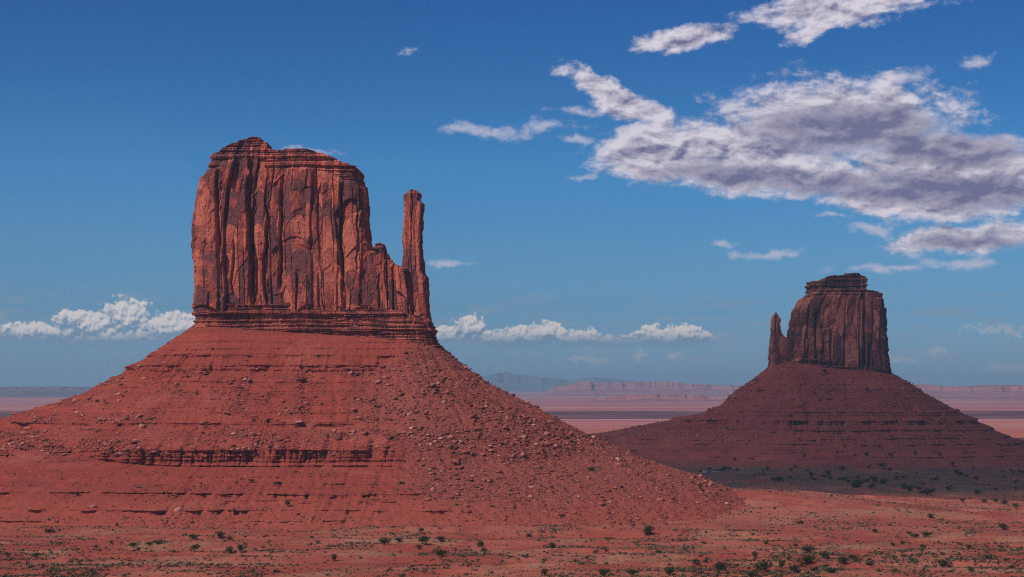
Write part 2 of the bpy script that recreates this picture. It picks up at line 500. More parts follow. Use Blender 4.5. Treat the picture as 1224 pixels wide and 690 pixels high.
def ground_mat():
    m, k = material('desert_floor')
    p = k.n('NewGeometry').outputs['Position']
    sep = k.n('SeparateXYZ', {0: p})
    X, Y = sep.outputs[0], sep.outputs[1]
    flat = k.n('CombineXYZ', {0: X, 1: Y}).outputs[0]
    red, deep, sand, straw, grey = (0.285, 0.058, 0.039), (0.195, 0.040, 0.032), (0.35, 0.102, 0.070), (0.31, 0.155, 0.092), (0.080, 0.060, 0.048)
    a = k.noise(k.scaled(flat, (1.3, 0.8, 1)), 0.011, 6.0, 0.6, 0.8)
    b = k.noise(k.scaled(flat, (1.1, 0.7, 1)), 0.02, 7.0, 0.62, 0.5)
    c1 = k.noise(k.scaled(flat, (1.1, 0.8, 1)), 0.016, 6.0, 0.6)
    f = k.noise(flat, 0.5, 6.0, 0.7)
    c = k.mix(k.ramp(a, 0.42, 0.62), red, sand)
    c = k.mix(k.ramp(b, 0.52, 0.68, 0, 0.8), c, deep)
    c = k.mix(k.math('MULTIPLY', k.ramp(c1, 0.50, 0.64, 0, 0.8), k.ramp(f, 0.3, 0.55)), c, straw)
    c = k.mix(k.ramp(k.noise(flat, 0.06, 6.0, 0.7, 0.6), 0.54, 0.66, 0, 0.55), c, deep)
    hem = k.math('MULTIPLY', k.ramp(Y, 1150.0, 1240.0), k.ramp(Y, 1500.0, 1300.0))
    c = k.mix(k.math('MULTIPLY', hem, k.ramp(b, 0.35, 0.6, 0.15, 0.75)), c, (0.26, 0.066, 0.047))
    # scrub-covered flat before the farther butte, cloud shade also darkened into its grey
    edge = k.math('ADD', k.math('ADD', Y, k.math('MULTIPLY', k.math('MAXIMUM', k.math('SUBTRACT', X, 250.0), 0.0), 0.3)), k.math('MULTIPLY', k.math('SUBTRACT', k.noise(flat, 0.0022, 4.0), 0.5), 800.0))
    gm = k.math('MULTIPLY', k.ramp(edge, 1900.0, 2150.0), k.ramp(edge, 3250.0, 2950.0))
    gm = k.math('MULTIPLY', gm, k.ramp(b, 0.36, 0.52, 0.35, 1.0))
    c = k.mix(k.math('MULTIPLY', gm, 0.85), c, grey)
    # wide colour bands of the far plain, haze purple and distant cloud shade tinted in
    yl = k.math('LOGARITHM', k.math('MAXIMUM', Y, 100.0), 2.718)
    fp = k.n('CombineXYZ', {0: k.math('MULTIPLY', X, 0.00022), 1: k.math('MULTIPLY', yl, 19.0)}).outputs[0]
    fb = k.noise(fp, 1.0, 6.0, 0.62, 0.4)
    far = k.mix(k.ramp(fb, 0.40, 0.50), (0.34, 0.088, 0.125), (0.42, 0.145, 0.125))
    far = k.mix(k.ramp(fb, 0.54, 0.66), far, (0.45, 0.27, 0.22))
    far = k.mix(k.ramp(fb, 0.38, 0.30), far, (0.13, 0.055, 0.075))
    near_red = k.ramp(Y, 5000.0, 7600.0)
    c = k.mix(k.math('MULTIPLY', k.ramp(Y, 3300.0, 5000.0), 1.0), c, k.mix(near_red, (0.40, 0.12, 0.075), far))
    v = k.n('TexVoronoi', {'Vector': flat, 'Scale': 0.35})
    spk = k.math('MULTIPLY', k.ramp(v.outputs['Distance'], 0.34, 0.2), k.ramp(k.n('SeparateColor', {0: v.outputs['Color']}).outputs[0], 0.62, 0.66))
    spk = k.math('MULTIPLY', spk, k.math('MULTIPLY', k.ramp(c1, 0.4, 0.6), k.ramp(Y, 3600.0, 2600.0)))
    c = k.mix(k.math('MULTIPLY', spk, 0.6), c, (0.11, 0.07, 0.055))
    g = k.ramp(f, 0.25, 0.75, 0.75, 1.2)
    c = k.mix(1.0, c, k.n('CombineColor', {0: g, 1: g, 2: g}).outputs[0], 'MULTIPLY')
    bm = k.math('ADD', k.noise(flat, 0.25, 7.0, 0.68), k.math('MULTIPLY', k.noise(flat, 0.04, 4.0), 2.0))
    finish(k, c, bm, 0.7, 0.8)
    return m


def plain_island_mat(name, cols, rough=0.95):
    m, k = material(name)
    r = k.n('NewGeometry').outputs['Random Per Island']
    c = k.n('ValToRGB', {'Fac': r})
    e = c.color_ramp.elements
    e[0].position, e[0].color = 0.0, cols[0] + (1,)
    e[1].position, e[1].color = 1.0, cols[-1] + (1,)
    for i, cc in enumerate(cols[1:-1]):
        e.new((i + 1) / (len(cols) - 1)).color = cc + (1,)
    finish(k, c.outputs[0], rough=rough)
    return m


def simple_mat(name, col, rough=0.6, metal=0.0, var=0.15, scale=3.0):
    m, k = material(name)
    p = k.n('TexCoord').outputs['Object']
    g = k.ramp(k.noise(p, scale, 4.0), 0.3, 0.7, 1 - var, 1 + var)
    c = k.mix(1.0, col, k.n('CombineColor', {0: g, 1: g, 2: g}).outputs[0], 'MULTIPLY')
    finish(k, c, rough=rough)
    return m


M_CLIFF = cliff_mat('red_sandstone')
M_BAND = cliff_mat('bedded_red_shale', 0.6, (0.29, 0.066, 0.05), (0.16, 0.043, 0.04), (0.38, 0.105, 0.07), 0.5)
M_SLOPE = slope_mat('red_talus')
M_CLIFF_FAR = cliff_mat('dark_red_sandstone', 1.2, (0.27, 0.070, 0.056), (0.12, 0.040, 0.042), (0.46, 0.16, 0.115), 0.2)
M_CAP = cliff_mat('brown_cap_rock', 0.8, (0.27, 0.095, 0.062), (0.13, 0.05, 0.045), (0.36, 0.15, 0.09), 0.5)
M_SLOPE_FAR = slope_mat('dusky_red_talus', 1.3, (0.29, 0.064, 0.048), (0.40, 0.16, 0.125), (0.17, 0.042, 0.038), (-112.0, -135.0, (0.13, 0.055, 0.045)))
M_ROCK = rock_mat('boulder_stone', 'object')
M_RUBBLE = rock_mat('rubble_stone', 'island')
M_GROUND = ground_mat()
M_SCRUB = plain_island_mat('dry_scrub', [(0.02, 0.02, 0.012), (0.055, 0.05, 0.028), (0.07, 0.055, 0.04), (0.04, 0.045, 0.02), (0.095, 0.08, 0.045), (0.06, 0.05, 0.045)])
M_LEAF = plain_island_mat('juniper_leaf', [(0.012, 0.020, 0.009), (0.028, 0.040, 0.016), (0.045, 0.055, 0.022), (0.022, 0.030, 0.014)], 0.8)
M_LEAF_DRY = plain_island_mat('grey_brush_leaf', [(0.055, 0.048, 0.03), (0.09, 0.075, 0.048), (0.065, 0.06, 0.03), (0.11, 0.088, 0.06)], 0.9)
M_BARK = simple_mat('shaggy_bark', (0.11, 0.075, 0.055), 0.95, var=0.3, scale=8)

# ------------------------------------------------------------------ the ground
GY, GZ = pts([(-4000, 10), (-60, 0), (-10, -2.2), (6, -2.4), (60, -22), (300, -66), (700, -81.5), (800, -85.2), (1100, -97), (1350, -106), (2000, -122),
              (3200, -139), (6000, -150), (20000, -155), (100000, -158)])


def ground(X, Y):
    X, Y = np.asarray(X, float), np.asarray(Y, float)
    z = np.interp(Y, GY, GZ)
    amp = sst(Y, 350, 800)
    mid = sst(Y, 3500, 6000)
    z = z + amp * (1 - mid) * (2.3 * fbm(X / 190, Y / 62, 3, 5) + 1.2 * fbm(X / 60, Y / 24, 3, 9) + 0.35 * fbm(X / 9, Y / 7, 2, 4))
    # low benches that break the near flat into steps
    st = 1.5 * sst(fbm(X / 110, Y / 60, 4, 77), 0.0, 0.12) * amp * (1 - sst(Y, 1700, 2400))
    z = z + st
    # low red swell left of the shaded flat and low berm below the nearer butte
    z = z + 9.0 * np.exp(-((X - 330) / 150) ** 2 - ((Y - 2150) / 130) ** 2)
    z = z + 17.0 * np.exp(-((X - 215) / 125) ** 2 - ((Y - 1620) / 210) ** 2)
    z = z + 3.0 * np.exp(-((X - 20) / 130) ** 2 - ((Y - 1215) / 40) ** 2)
    z = z + mid * (5.0 * fbm(X / 900, Y / 700, 3, 15))
    return z


def build_ground():
    gx = np.arange(-420, 421, 2.0)
    ext = [420.0]
    stp = 2.2
    while ext[-1] < 70000:
        ext.append(ext[-1] + stp)
        stp *= 1.035
    ext = np.array(ext[1:])
    gx = np.concatenate([-ext[::-1], gx, ext])
    gy = np.concatenate([np.linspace(-4000, -80, 14), np.linspace(-60, 60, 25), np.linspace(75, 690, 60), np.arange(700, 1500, 3.2),
                         np.arange(1500, 3600, 7.0), np.geomspace(3610, 95000, 190)])
    XX, YY = np.meshgrid(gx, gy)
    ZZ = ground(XX, YY)
    V = np.stack([XX, YY, ZZ], -1).reshape(-1, 3)
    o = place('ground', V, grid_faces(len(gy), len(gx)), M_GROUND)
    o['kind'] = 'structure'
    return o


build_ground()


def on_ground(x, y, ymin=700.0, ymax=40000.0):
    """where the sight line through a photo pixel meets the ground"""
    Y = np.geomspace(ymin, ymax, 6000)
    zr = (HY - y) / F * Y
    g = ground((x - HX) / F * Y, Y)
    i = np.argmax(g >= zr)
    Yh = Y[i]
    X = (x - HX) / F * Yh
    return float(X), float(Yh), float(ground(X, Yh))


# ------------------------------------------------------------------ cliffs


def strata(z, a, th, amp, seed, wav=1.2):
    zz = z + wav * fbm(a / 40.0, z * 0 + seed, 2, seed)
    lid, loc, dd = cells(zz, th, seed + 3, 0.4)
    out = (hsh(lid, seed + 8) - 0.5) * 2 * amp
    jid, jl, jd = cells(a + hsh(lid, seed + 5) * 400, 3.4 * th, seed + 6, 0.4)
    out = out + (hsh2(jid, lid, seed + 9) - 0.5) * 0.8 * amp
    out = out - 0.5 * amp * np.exp(-(jd / (0.22 * th)) ** 2) - 0.7 * amp * np.exp(-(dd / (0.16 * th)) ** 2)
    return out


def build_cliff(name, mat, parent, edges, zb, zt, cy, hy, r, n, nz, seed, S=1.0, cap_h=14.0, base_h=0.0, cracks=(), steps=None,
                jag=1.2, flute=1.0, bow=4.0, wob=0.0, roof=0.6):
    """edges: rows (z, x_left, x_right); zb / zt: (x, z) polylines of foot and top"""
    ez, exl, exr = pts(edges)
    bx, bz = pts(zb)
    tx, tz = pts(zt)
    L0, R0 = exl.min(), exr.max()
    cx, hx = (L0 + R0) / 2, (R0 - L0) / 2
    r = min(r, hx * 0.98, hy * 0.98)
    X, Y, NX, NY, A = rounded_rect(cx, cy, hx, hy, r, n)
    xn = (X - cx) / hx
    t = np.linspace(0, 1, nz)[:, None]
    zbot = np.interp(X, bx, bz)[None]
    tid, tl, td = cells(A, 3.5 * S, seed + 50)
    ztop = (np.interp(X, tx, tz) + jag * ((hsh(tid, seed + 51) - 0.5) * 1.2 + 0.6 * fbm(A / (5 * S), A * 0, 3, seed + 52)))[None]
    Z = zbot + t * (ztop - zbot)
    a = np.broadcast_to(A[None], Z.shape)
    xl, xr = np.interp(Z, ez, exl), np.interp(Z, ez, exr)
    xs = (xl + xr) / 2 + xn[None] * (xr - xl) / 2
    # displacement along the outward normal
    D = bow * fbm(a / (60 * S), Z / (130 * S), 2, seed)
    aw = a + 1.1 * S * vn(Z / (26 * S), a * 0 + 1.5, seed + 1) + 0.45 * S * fbm(Z / (7 * S), a / (9 * S), 2, seed + 2)
    top_d, bot_d = ztop - Z, Z - zbot
    core = sst(top_d, cap_h * 0.55, cap_h * 1.15) * (sst(bot_d, base_h * 0.7, base_h * 1.1) if base_h else 1.0)
    i1, l1, d1 = cells(aw, 27 * S, seed + 10)
    k1 = np.floor((Z + 14 * S * l1 ** 2 + hsh(i1, seed + 4) * 90 * S) / (60 * S))
    i2, l2, d2 = cells(aw * 1.0 + 3, 9.0 * S, seed + 11)
    k2 = np.floor((Z + 6 * S * l2 ** 2 + hsh(i2, seed + 5) * 70 * S) / (30 * S))
    w1, e1 = worley(aw / (11 * S), Z / (30 * S), seed + 7)
    w2, e2 = worley(aw / (5.5 * S) + 7, Z / (9 * S), seed + 8)
    on2 = (hsh2(i1, k1, seed + 44) > 0.55) * 1.0
    q = (hsh(i1, seed + 20) - 0.5) * 5.0 * S + (hsh2(i1, k1, seed + 21) - 0.5) * 2.0 * S + l1 * (hsh2(i1, k1, seed + 22) - 0.5) * 4.6 * S
    q = q + on2 * ((hsh(i2, seed + 23) - 0.5) * 1.6 * S + (hsh2(i2, k2, seed + 24) - 0.5) * 1.3 * S + l2 * (hsh2(i2, k2, seed + 25) - 0.5) * 1.9 * S)
    q = q + (hsh(w1, seed + 26) - 0.5) * 1.9 * S + (hsh(w2, seed + 27) - 0.5) * 0.9 * S * (hsh(w1, seed + 28) > 0.5)
    q = q - 0.5 * S * np.exp(-(e1 / 0.035) ** 2)
    m1 = sst(vn(Z / (40 * S), i1 * 3.1, seed + 30), -0.45, 0.25)
    m2 = sst(vn(Z / (22 * S), i2 * 2.3, seed + 31), 0.05, 0.5)
    q = q - 4.4 * S * np.exp(-(d1 / (0.85 * S)) ** 2) * m1 - 1.6 * S * np.exp(-(d2 / (0.45 * S)) ** 2) * m2
    tone = 0.30 * hsh(w1, seed + 90) + 0.2 * hsh(w2, seed + 91) + 0.5 * hsh2(i2, k2, seed + 92)
    D = D + flute * q * (0.25 + 0.75 * core)
    D = D + 0.38 * S * fbm(a / (3.2 * S), Z / (4.5 * S), 3, seed + 40)
    front = (NY < -0.25)[None]
    if steps is not None:
        px_, of_ = pts(steps)
        xf = xs + 1.5 * vn(Z / 22.0, a * 0, seed + 41) + 0.7 * fbm(Z / 6.0, a * 0, 2, seed + 42)
        D = D + np.where(front, np.interp(xf, px_, of_), 0) * (0.2 + 0.8 * core)
    for (cx_, z0, z1, dep, wid) in cracks:
        xf = xs + 1.8 * vn(Z / 18.0, Z * 0 + cx_, 91) + 0.6 * fbm(Z / 5.0, Z * 0 + cx_, 2, 92)
        mz = sst(Z, z0 - 5, z0 + 5) * (1 - sst(Z, z1 - 5, z1 + 5))
        D = D - np.where(front, dep * np.exp(-np.abs((xf - cx_) / wid) ** 2.4), 0) * mz
    capm = 1 - sst(top_d, cap_h * 0.8, cap_h * 1.1)
    D = D + capm * (strata(Z, a, 2.2 * S, 1.1 * S, seed + 60) + strata(Z, a, 5.0 * S, 1.2 * S, seed + 64) - 1.2 * S * sst(-top_d, -cap_h, 0))
    if base_h:
        basm = 1 - sst(bot_d, base_h * 0.85, base_h * 1.1)
        D = D + basm * (1.2 * S + strata(Z, a, 2.0 * S, 0.9 * S, seed + 70) + strata(Z, a, 6 * S, 0.8 * S, seed + 73))
    rag = 0.9 * S * fbm(Z / (9 * S), a * 0 + 2, 3, seed + 80) + 0.8 * S * (hsh(np.floor(Z / (3.2 * S)), seed + 81) - 0.5)
    D = D + np.where(np.abs(NX[None]) > 0.6, rag, 0)
    if wob:
        xs = xs + wob * vn(Z / 14.0, Z * 0 + 3.3, seed + 82)
    for sd in (NX < -0.8, NX > 0.8):
        D[:, sd] -= D[:, sd].mean() - 0.3 * S
    P3 = np.stack([xs + NX[None] * D, np.broadcast_to(Y[None], Z.shape) + NY[None] * D, Z], -1)
    # broken flat top closed towards the middle line
    last = P3[-1]
    K = 12
    lo_, hi_ = last[:, 0].min(), last[:, 0].max()
    inset = min(hy * 0.9, (hi_ - lo_) * 0.48)
    xm = np.clip(last[:, 0], lo_ + inset, hi_ - inset)
    rings = [P3]
    for kk in range(1, K + 1):
        f = 1 - kk / K
        f2 = max(f, 0.0)
        rx = xm + (last[:, 0] - xm) * f2
        ry = cy + (last[:, 1] - cy) * f2
        rz = last[:, 2] + roof * (1 - f2) * (0.7 + 0.8 * fbm(rx / (7 * S), ry / (7 * S), 3, seed + 85)) + 0.5 * S * fbm(rx / 2.5, ry / 2.5, 2, seed + 86) * (kk < K)
        rings.append(np.stack([rx, ry, rz], -1)[None])
    V = np.concatenate(rings, 0)
    nr = V.shape[0]
    o = place(name, V.reshape(-1, 3), grid_faces(nr, n, wrap=True), mat, parent)
    at = o.data.attributes.new('weathering', 'FLOAT', 'POINT')
    at.data.foreach_set('value', np.concatenate([tone, np.full((K, n), 0.45)], 0).astype(np.float32).ravel())
    return o


def build_slope(name, mat, parent, core, prof, n, nz, seed, ledges, S=1.0, gully=5.0, z_low=-150.0, cover=None):
    """apron of debris around a cliff; core = (cx, cy, hx, hy, r); prof = {'l','r','f'} polylines (distance, z)"""
    cx, cy, hx, hy, r = core
    X, Y, NX, NY, A = rounded_rect(cx, cy, hx, hy, r, n, rref=150 * S)
    wl, wr, wf = np.maximum(-NX, 0) ** 2, np.maximum(NX, 0) ** 2, NY ** 2
    pl, pr, pf = pts(prof['l']), pts(prof['r']), pts(prof['f'])
    Rmax = max(pl[0][-1], pr[0][-1], pf[0][-1])
    # sample every column evenly in height so that the ledges stay sharp
    rr = np.linspace(-12, Rmax, 700)
    ext = lambda p: np.interp(rr, p[0], p[1]) + np.where(rr < 0, -rr * 0.5, 0)
    ZL, ZR, ZF = ext(pl), ext(pr), ext(pf)
    Zc = wl[:, None] * ZL + wr[:, None] * ZR + wf[:, None] * ZF
    tilt = np.interp(X, *pts(prof['dip']))[:, None] * wf[:, None]
    Zc = Zc + tilt * np.exp(-np.maximum(rr, 0) / (30 * S))[None]
    zt_ = Zc[:, 0]
    zq = np.linspace(0, 1, nz)
    R = np.empty((nz, n))
    Z = np.empty((nz, n))
    for i in range(n):
        zi = zt_[i] + zq * (z_low - zt_[i])
        R[:, i] = np.interp(-zi, -Zc[i], rr)
        Z[:, i] = zi
    a = np.broadcast_to(A[None], Z.shape)
    x0 = X[None] + NX[None] * R
    y0 = Y[None] + NY[None] * R
    cov = cover(x0, y0, Z) if cover is not None else np.zeros_like(Z)      # 0 = clean beds, 1 = buried in rubble
    out = sst(R, 0, 40 * S)
    dR = gully * out * (1.2 * fbm(a / (38 * S), R / (150 * S), 4, seed, 0.6) - 0.45 * (1 - np.abs(vn(a / (24 * S) + 0.5 * vn(R / (50 * S), a * 0, seed + 6), R / (190 * S), seed + 7))) ** 4 * sst(R, 15 * S, 60 * S)) + 1.6 * S * out * fbm(x0 / (9 * S), Z / (6 * S) + y0 / (15 * S), 3, seed + 2)
    steep = np.clip(-np.gradient(R, axis=0) / np.gradient(Z, axis=0) / 1.7, 0.75, 2.0)
    for j, (zk, hk, st, xa, xb, slots) in enumerate(ledges):
        zkk = zk + 1.3 * S * fbm(a / (70 * S), a * 0 + j, 2, seed + 5)
        qv = (zkk - Z) / hk
        A_s = st * sst(fbm(a / (26 * S), a * 0 + j * 7, 3, seed + 9), -0.95 if hk >= 2.4 * S else -0.65, -0.45 if hk >= 2.4 * S else -0.2)
        A_s = A_s * (0.5 + 0.5 * sst(fbm(a / (11 * S), a * 0 + j * 5, 3, seed + 19), -0.35, -0.05)) * (0.55 + 0.45 * sst(fbm(a / (7 * S), a * 0 + j * 3, 3, seed + 17), -0.3, 0.0)) * sst(x0, xa - 12 * S, xa + 12 * S) * (1 - sst(x0, xb - 12 * S, xb + 12 * S)) * (1 - 0.92 * cov)
        brk = 0.35 * (hsh2(np.floor(a / (3.2 * S)), j, seed + 12) - 0.5) + 0.3 * fbm(a / (6 * S), a * 0 + j, 2, seed + 13)
        ov = np.minimum(0.62, (0.9 if slots else 1.9) * S / hk) / np.sqrt(steep)
        up = 0.85 + brk * min(1.0, 3.0 * S / hk)
        f = np.where(qv < 0, up * np.exp(np.minimum(qv, 0) * 0.9),
                     np.where(qv < 0.1, up - ov * (np.maximum(qv, 0) / 0.1),
                              np.where(qv < 1.0, up - ov - (1.45 - ov) * (qv - 0.1) / 0.9, (up - 1.45) * np.exp(-(np.maximum(qv, 1) - 1) * 0.8))))
        dR = dR + 1.15 * A_s * hk * f * steep
        if slots:
            ci, cl, cd = cells(a + 1.0 * vn(Z / 4.0, a * 0, seed + 20), 5.2 * S, seed + 21 + j)
            ms = (hsh(ci, seed + 23) > 0.5) * sst(qv, 0.0, 0.12) * (1 - sst(qv, 0.75 + 0.5 * hsh(ci, seed + 24), 1.0 + 0.6 * hsh(ci, seed + 24)))
            dR = dR - A_s * slots * np.exp(-(cd / (0.62 * S)) ** 2) * ms
            dR = dR + A_s * ((hsh(ci, seed + 26) - 0.5) * 3.0) * sst(qv, -0.1, 0.1) * (1 - sst(qv, 0.9, 1.3))
            dR = dR + A_s * strata(Z, a, 2.2 * S, 0.5 * S, seed + 30) * sst(qv, 0.1, 0.2) * (1 - sst(qv, 0.9, 1.2))
    dz = (0.35 + 0.9 * cov) * S * fbm(x0 / (3.5 * S), y0 / (3.5 * S), 3, seed + 14) * out
    thin = strata(Z, a, 3.2 * S, 0.8 * S, seed + 33) * (1 - cov) * out
    Rr = R + dR + thin
    V = np.stack([X[None] + NX[None] * Rr, Y[None] + NY[None] * Rr, Z + dz], -1)
    o = place(name, V.reshape(-1, 3), grid_faces(nz, n, wrap=True, flip=True), mat, parent)
    at = o.data.attributes.new('debris', 'FLOAT', 'POINT')
    at.data.foreach_set('value', cov.astype(np.float32).ravel())
    return V, np.broadcast_to(NY[None], Z.shape), cov


def xw(px, D):
    return (px - HX) / F * D


def zw(py, D):
    return (HY - py) / F * D


def line(pxy, D):
    """photo outline -> (x, z) at distance D"""
    return [(xw(x, D), zw(y, D)) for x, y in pxy]


def sides(rows, D, DL=None, DR=None):
    """rows (photo y, left x, right x) -> (z, x_left, x_right), ascending z"""
    return sorted((zw(y, D), xw(a, DL or D), xw(b, DR or D)) for y, a, b in rows)


# ---------------- the nearer butte
D1 = 1600.0
butte = thing('sandstone_butte', 'big sunlit red sandstone butte with a slender thumb of rock beside its cliff', 'butte', (-178, D1, -104))
Dk = D1 - 36
DH = D1 - 24
build_cliff('cliff', M_CLIFF, butte,
            sides([(398, 232, 446), (386, 233, 446), (358, 232, 445.5), (340, 232, 445), (295, 230, 444.5), (270, 231, 441), (255, 232, 440.5), (230, 236, 439.5), (215, 241, 439), (200, 246, 437), (185, 249, 434), (172, 256, 430), (160, 264, 426)], DH, D1 - 24, D1 + 20),
            line([(225, 400), (300, 404), (400, 414), (450, 416)], Dk),
            line([(232, 186), (246, 182), (250, 178), (262, 172), (276, 167), (289, 165), (300, 168), (310, 172), (313, 179), (330, 181), (350, 180), (365, 179), (385, 184), (400, 187), (410, 191), (422, 197), (434, 200), (445, 203)], DH),
            D1, 36.0, 14.0, 1150, 400, 3, S=1.0, cap_h=18.0, base_h=24.0, bow=2.5,
            cracks=[(xw(261, Dk), zw(300, Dk), zw(205, Dk), 5, 1.3), (xw(299, Dk), zw(350, Dk), zw(215, Dk), 9, 1.9), (xw(319, Dk), zw(330, Dk), zw(215, Dk), 4, 0.9),
                    (xw(335.5, Dk), zw(345, Dk), zw(228, Dk), 7, 1.3), (xw(305, Dk), zw(362, Dk), zw(290, Dk), 6, 1.3), (xw(317, Dk), zw(362, Dk), zw(290, Dk), 6, 1.3), (xw(355, Dk), zw(395, Dk), zw(330, Dk), 5, 0.8),
                    (xw(408, Dk), zw(345, Dk), zw(222, Dk), 6, 1.2), (xw(278, Dk), zw(352, Dk), zw(290, Dk), 4, 0.9), (xw(372, Dk), zw(300, Dk), zw(215, Dk), 2.5, 0.8), (xw(428, Dk), zw(320, Dk), zw(210, Dk), 3, 0.8)],
            steps=[(xw(px, Dk), o) for px, o in ((228, 0), (235, 1.5), (246, 3.0), (259, 3.0), (262.5, 0.8), (297, 1.6), (299, -2.5), (304, -3.2), (309, -0.2), (317, 0), (319.5, -1.8), (333, -1.2),
                                                 (337, -3.4), (350, 1.8), (371, 2.0), (373, 0.6), (407, 1.2), (409, -1.5), (427, 0.6), (429, -0.8), (440, -0.5))])
build_cliff('shoulder', M_CLIFF, butte,
            sides([(415, 425, 500), (380, 425, 496), (340, 427, 492), (320, 430, 489), (305, 433, 486), (285, 436, 480)], D1 - 22),
            line([(420, 412), (500, 420)], D1 - 22),
            line([(425, 296), (436, 300), (445, 297), (447.5, 296.5), (448, 292.5), (453, 290.5), (462.5, 292), (463, 305), (470, 306), (470.5, 310.5), (477, 311), (477.5, 315), (500, 322)], D1 - 22),
            D1 - 12, 19.0, 8.0, 420, 230, 17, S=0.8, cap_h=5.0, base_h=20.0, bow=2.0, jag=1.5,
            cracks=[(xw(452, Dk), zw(400, Dk), zw(330, Dk), 3, 0.9), (xw(470, Dk), zw(395, Dk), zw(318, Dk), 3, 0.8)])
build_cliff('spire', M_CLIFF, butte,
            sides([(420, 476, 521), (400, 478, 517), (385, 479, 515), (360, 480.5, 512), (332, 481, 510), (326, 481, 506.5), (310, 481.5, 505), (285, 482, 503.5), (262, 483, 504.5), (250, 484, 506), (244, 484.5, 506), (239, 484.3, 501.5), (234, 484.6, 503), (229, 485.2, 503.5), (224, 486, 503)], D1 - 18),
            line([(470, 416), (525, 420)], D1 - 18),
            line([(476, 229.5), (487, 228.2), (494, 227.5), (505, 228.5), (522, 229.5)], D1 - 18),
            D1 - 14, 10.5, 7.0, 360, 330, 29, S=0.8, cap_h=2.0, base_h=20.0, bow=0.8, flute=0.5, jag=0.6, roof=0.6)
build_cliff('bedded_foot', M_BAND, butte,
            sides([(425, 231, 525), (412, 231, 523), (395, 231.5, 520.5), (380, 232.5, 517), (360, 233, 513), (350, 234, 511)], Dk, D1 - 24, D1 + 10),
            line([(225, 397), (300, 403), (400, 412), (470, 418), (530, 424)], Dk),
            line([(228, 359), (300, 366), (340, 362), (400, 372), (440, 366), (480, 372), (525, 382)], Dk),
            D1, 38.5, 20.0, 1150, 110, 37, S=0.8, cap_h=40.0, base_h=30.0, bow=1.5, flute=0.55, jag=2.2, roof=-1.0)


def rubble_cover(x, y, z):
    px = HX + x / y * F
    py = HY - z / y * F
    # the debris fan that spreads from under the thumb down to the right
    lim = np.interp(py, [380, 440, 480, 520, 560, 600, 640], [560, 450, 425, 455, 480, 520, 560])
    return sst(px + 30 * fbm(x / 40, z / 25, 3, 123), lim - 25, lim + 45)


LEDGES1 = [(37, 1.8, 0.8, -400, 60, 0), (31, 1.8, 0.9, -400, 60, 0), (25, 2.6, 1.0, -400, 0, 0), (16.5, 6.0, 1.15, -420, 40, 0), (7, 1.8, 0.6, -420, -60, 0), (-7, 2.0, 0.7, -420, -120, 0), (-20, 1.8, 0.6, -420, -150, 0), (-31, 4.0, 1.1, -420, -60, 0), (-43, 3.6, 1.0, 0, 90, 2.0),
           (-51.5, 9.0, 1.0, -520, -85, 4.5), (-70.5, 2.4, 1.2, -520, 40, 0), (-75.5, 2.2, 1.1, -520, 60, 0), (-80.5, 3.0, 1.3, -520, 60, 0), (-85.5, 2.0, 1.1, -520, 60, 0), (-90.5, 3.0, 1.3, -520, 60, 0), (-96, 2.0, 1.0, -520, 20, 0)]
PROF1 = {'l': [(0, 52), (40, 23), (44, 19), (99, -9), (174, -32), (260, -55), (330, -78), (420, -105), (520, -125)],
         'r': [(0, 37), (19, 19), (38, 4), (90, -22), (135, -46), (180, -66), (238, -83), (265, -94), (295, -110), (330, -122), (520, -130)],
         'f': [(0, 46), (35, 17), (105, -31), (150, -52), (162, -64), (215, -74), (245, -82), (275, -90), (300, -97), (345, -110), (420, -125)],
         'dip': [(xw(232, D1), 6), (xw(523, D1), -9)]}
CORE1 = (xw(378, D1), D1, xw(378 + 146, D1) - xw(378, D1), 39.0, 30.0)
V1, NY1, COV1 = build_slope('talus_slope', M_SLOPE, butte, CORE1, PROF1, 1500, 480, 41, LEDGES1, 1.0, z_low=-122.0, cover=rubble_cover)

# ---------------- the farther butte
D2 = 3300.0
butte2 = thing('sandstone_butte', 'smaller shaded butte with a short thumb on its left, standing out on the plain', 'butte', (590, D2, -138))
Dk = D2 - 40
build_cliff('cliff', M_CLIFF_FAR, butte2,
            sides([(450, 940, 1064), (440, 940.5, 1062), (420, 941, 1059.5), (400, 942, 1057.5), (385, 944.5, 1058), (370, 948, 1056.5), (360, 953, 1055.5), (352, 959, 1054.5), (347, 964, 1053.5)], D2 - 40, D2 + 30, D2 - 35),
            line([(935, 438), (965, 436), (1010, 446), (1070, 452)], Dk),
            line([(935, 349), (967, 347), (1000, 346), (1036, 347), (1054, 349), (1065, 350)], D2 - 40),
            D2, 62.0, 30.0, 700, 260, 103, S=1.7, cap_h=12.0, base_h=12.0, bow=5.0, flute=1.15,
            cracks=[(xw(953, Dk), zw(430, Dk), zw(362, Dk), 8, 2.2), (xw(963, Dk), zw(438, Dk), zw(366, Dk), 8, 2.4), (xw(974, Dk), zw(440, Dk), zw(376, Dk), 10, 2.6), (xw(960, Dk), zw(440, Dk), zw(400, Dk), 9, 2.2),
                    (xw(1030, Dk), zw(440, Dk), zw(352, Dk), 9, 2.4), (xw(1036, Dk), zw(440, Dk), zw(412, Dk), 10, 2.4), (xw(990, Dk), zw(440, Dk), zw(395, Dk), 8, 2.0), (xw(945, Dk), zw(440, Dk), zw(400, Dk), 6, 2.0)])
build_cliff('cap_rock', M_CAP, butte2,
            sides([(350, 969, 1034.5), (342, 969.5, 1034.5), (337, 970, 1034), (333, 970, 1034.5), (326, 973, 1031)], D2 - 20),
            line([(960, 350), (1040, 350)], D2),
            line([(967, 337), (984, 336), (985.5, 331), (1000, 330.5), (1010, 329.5), (1028, 327), (1032, 330), (1037, 334)], D2 - 25),
            D2, 42.0, 12.0, 480, 80, 111, S=1.5, cap_h=60.0, bow=2.0, jag=2.6, roof=2.0)
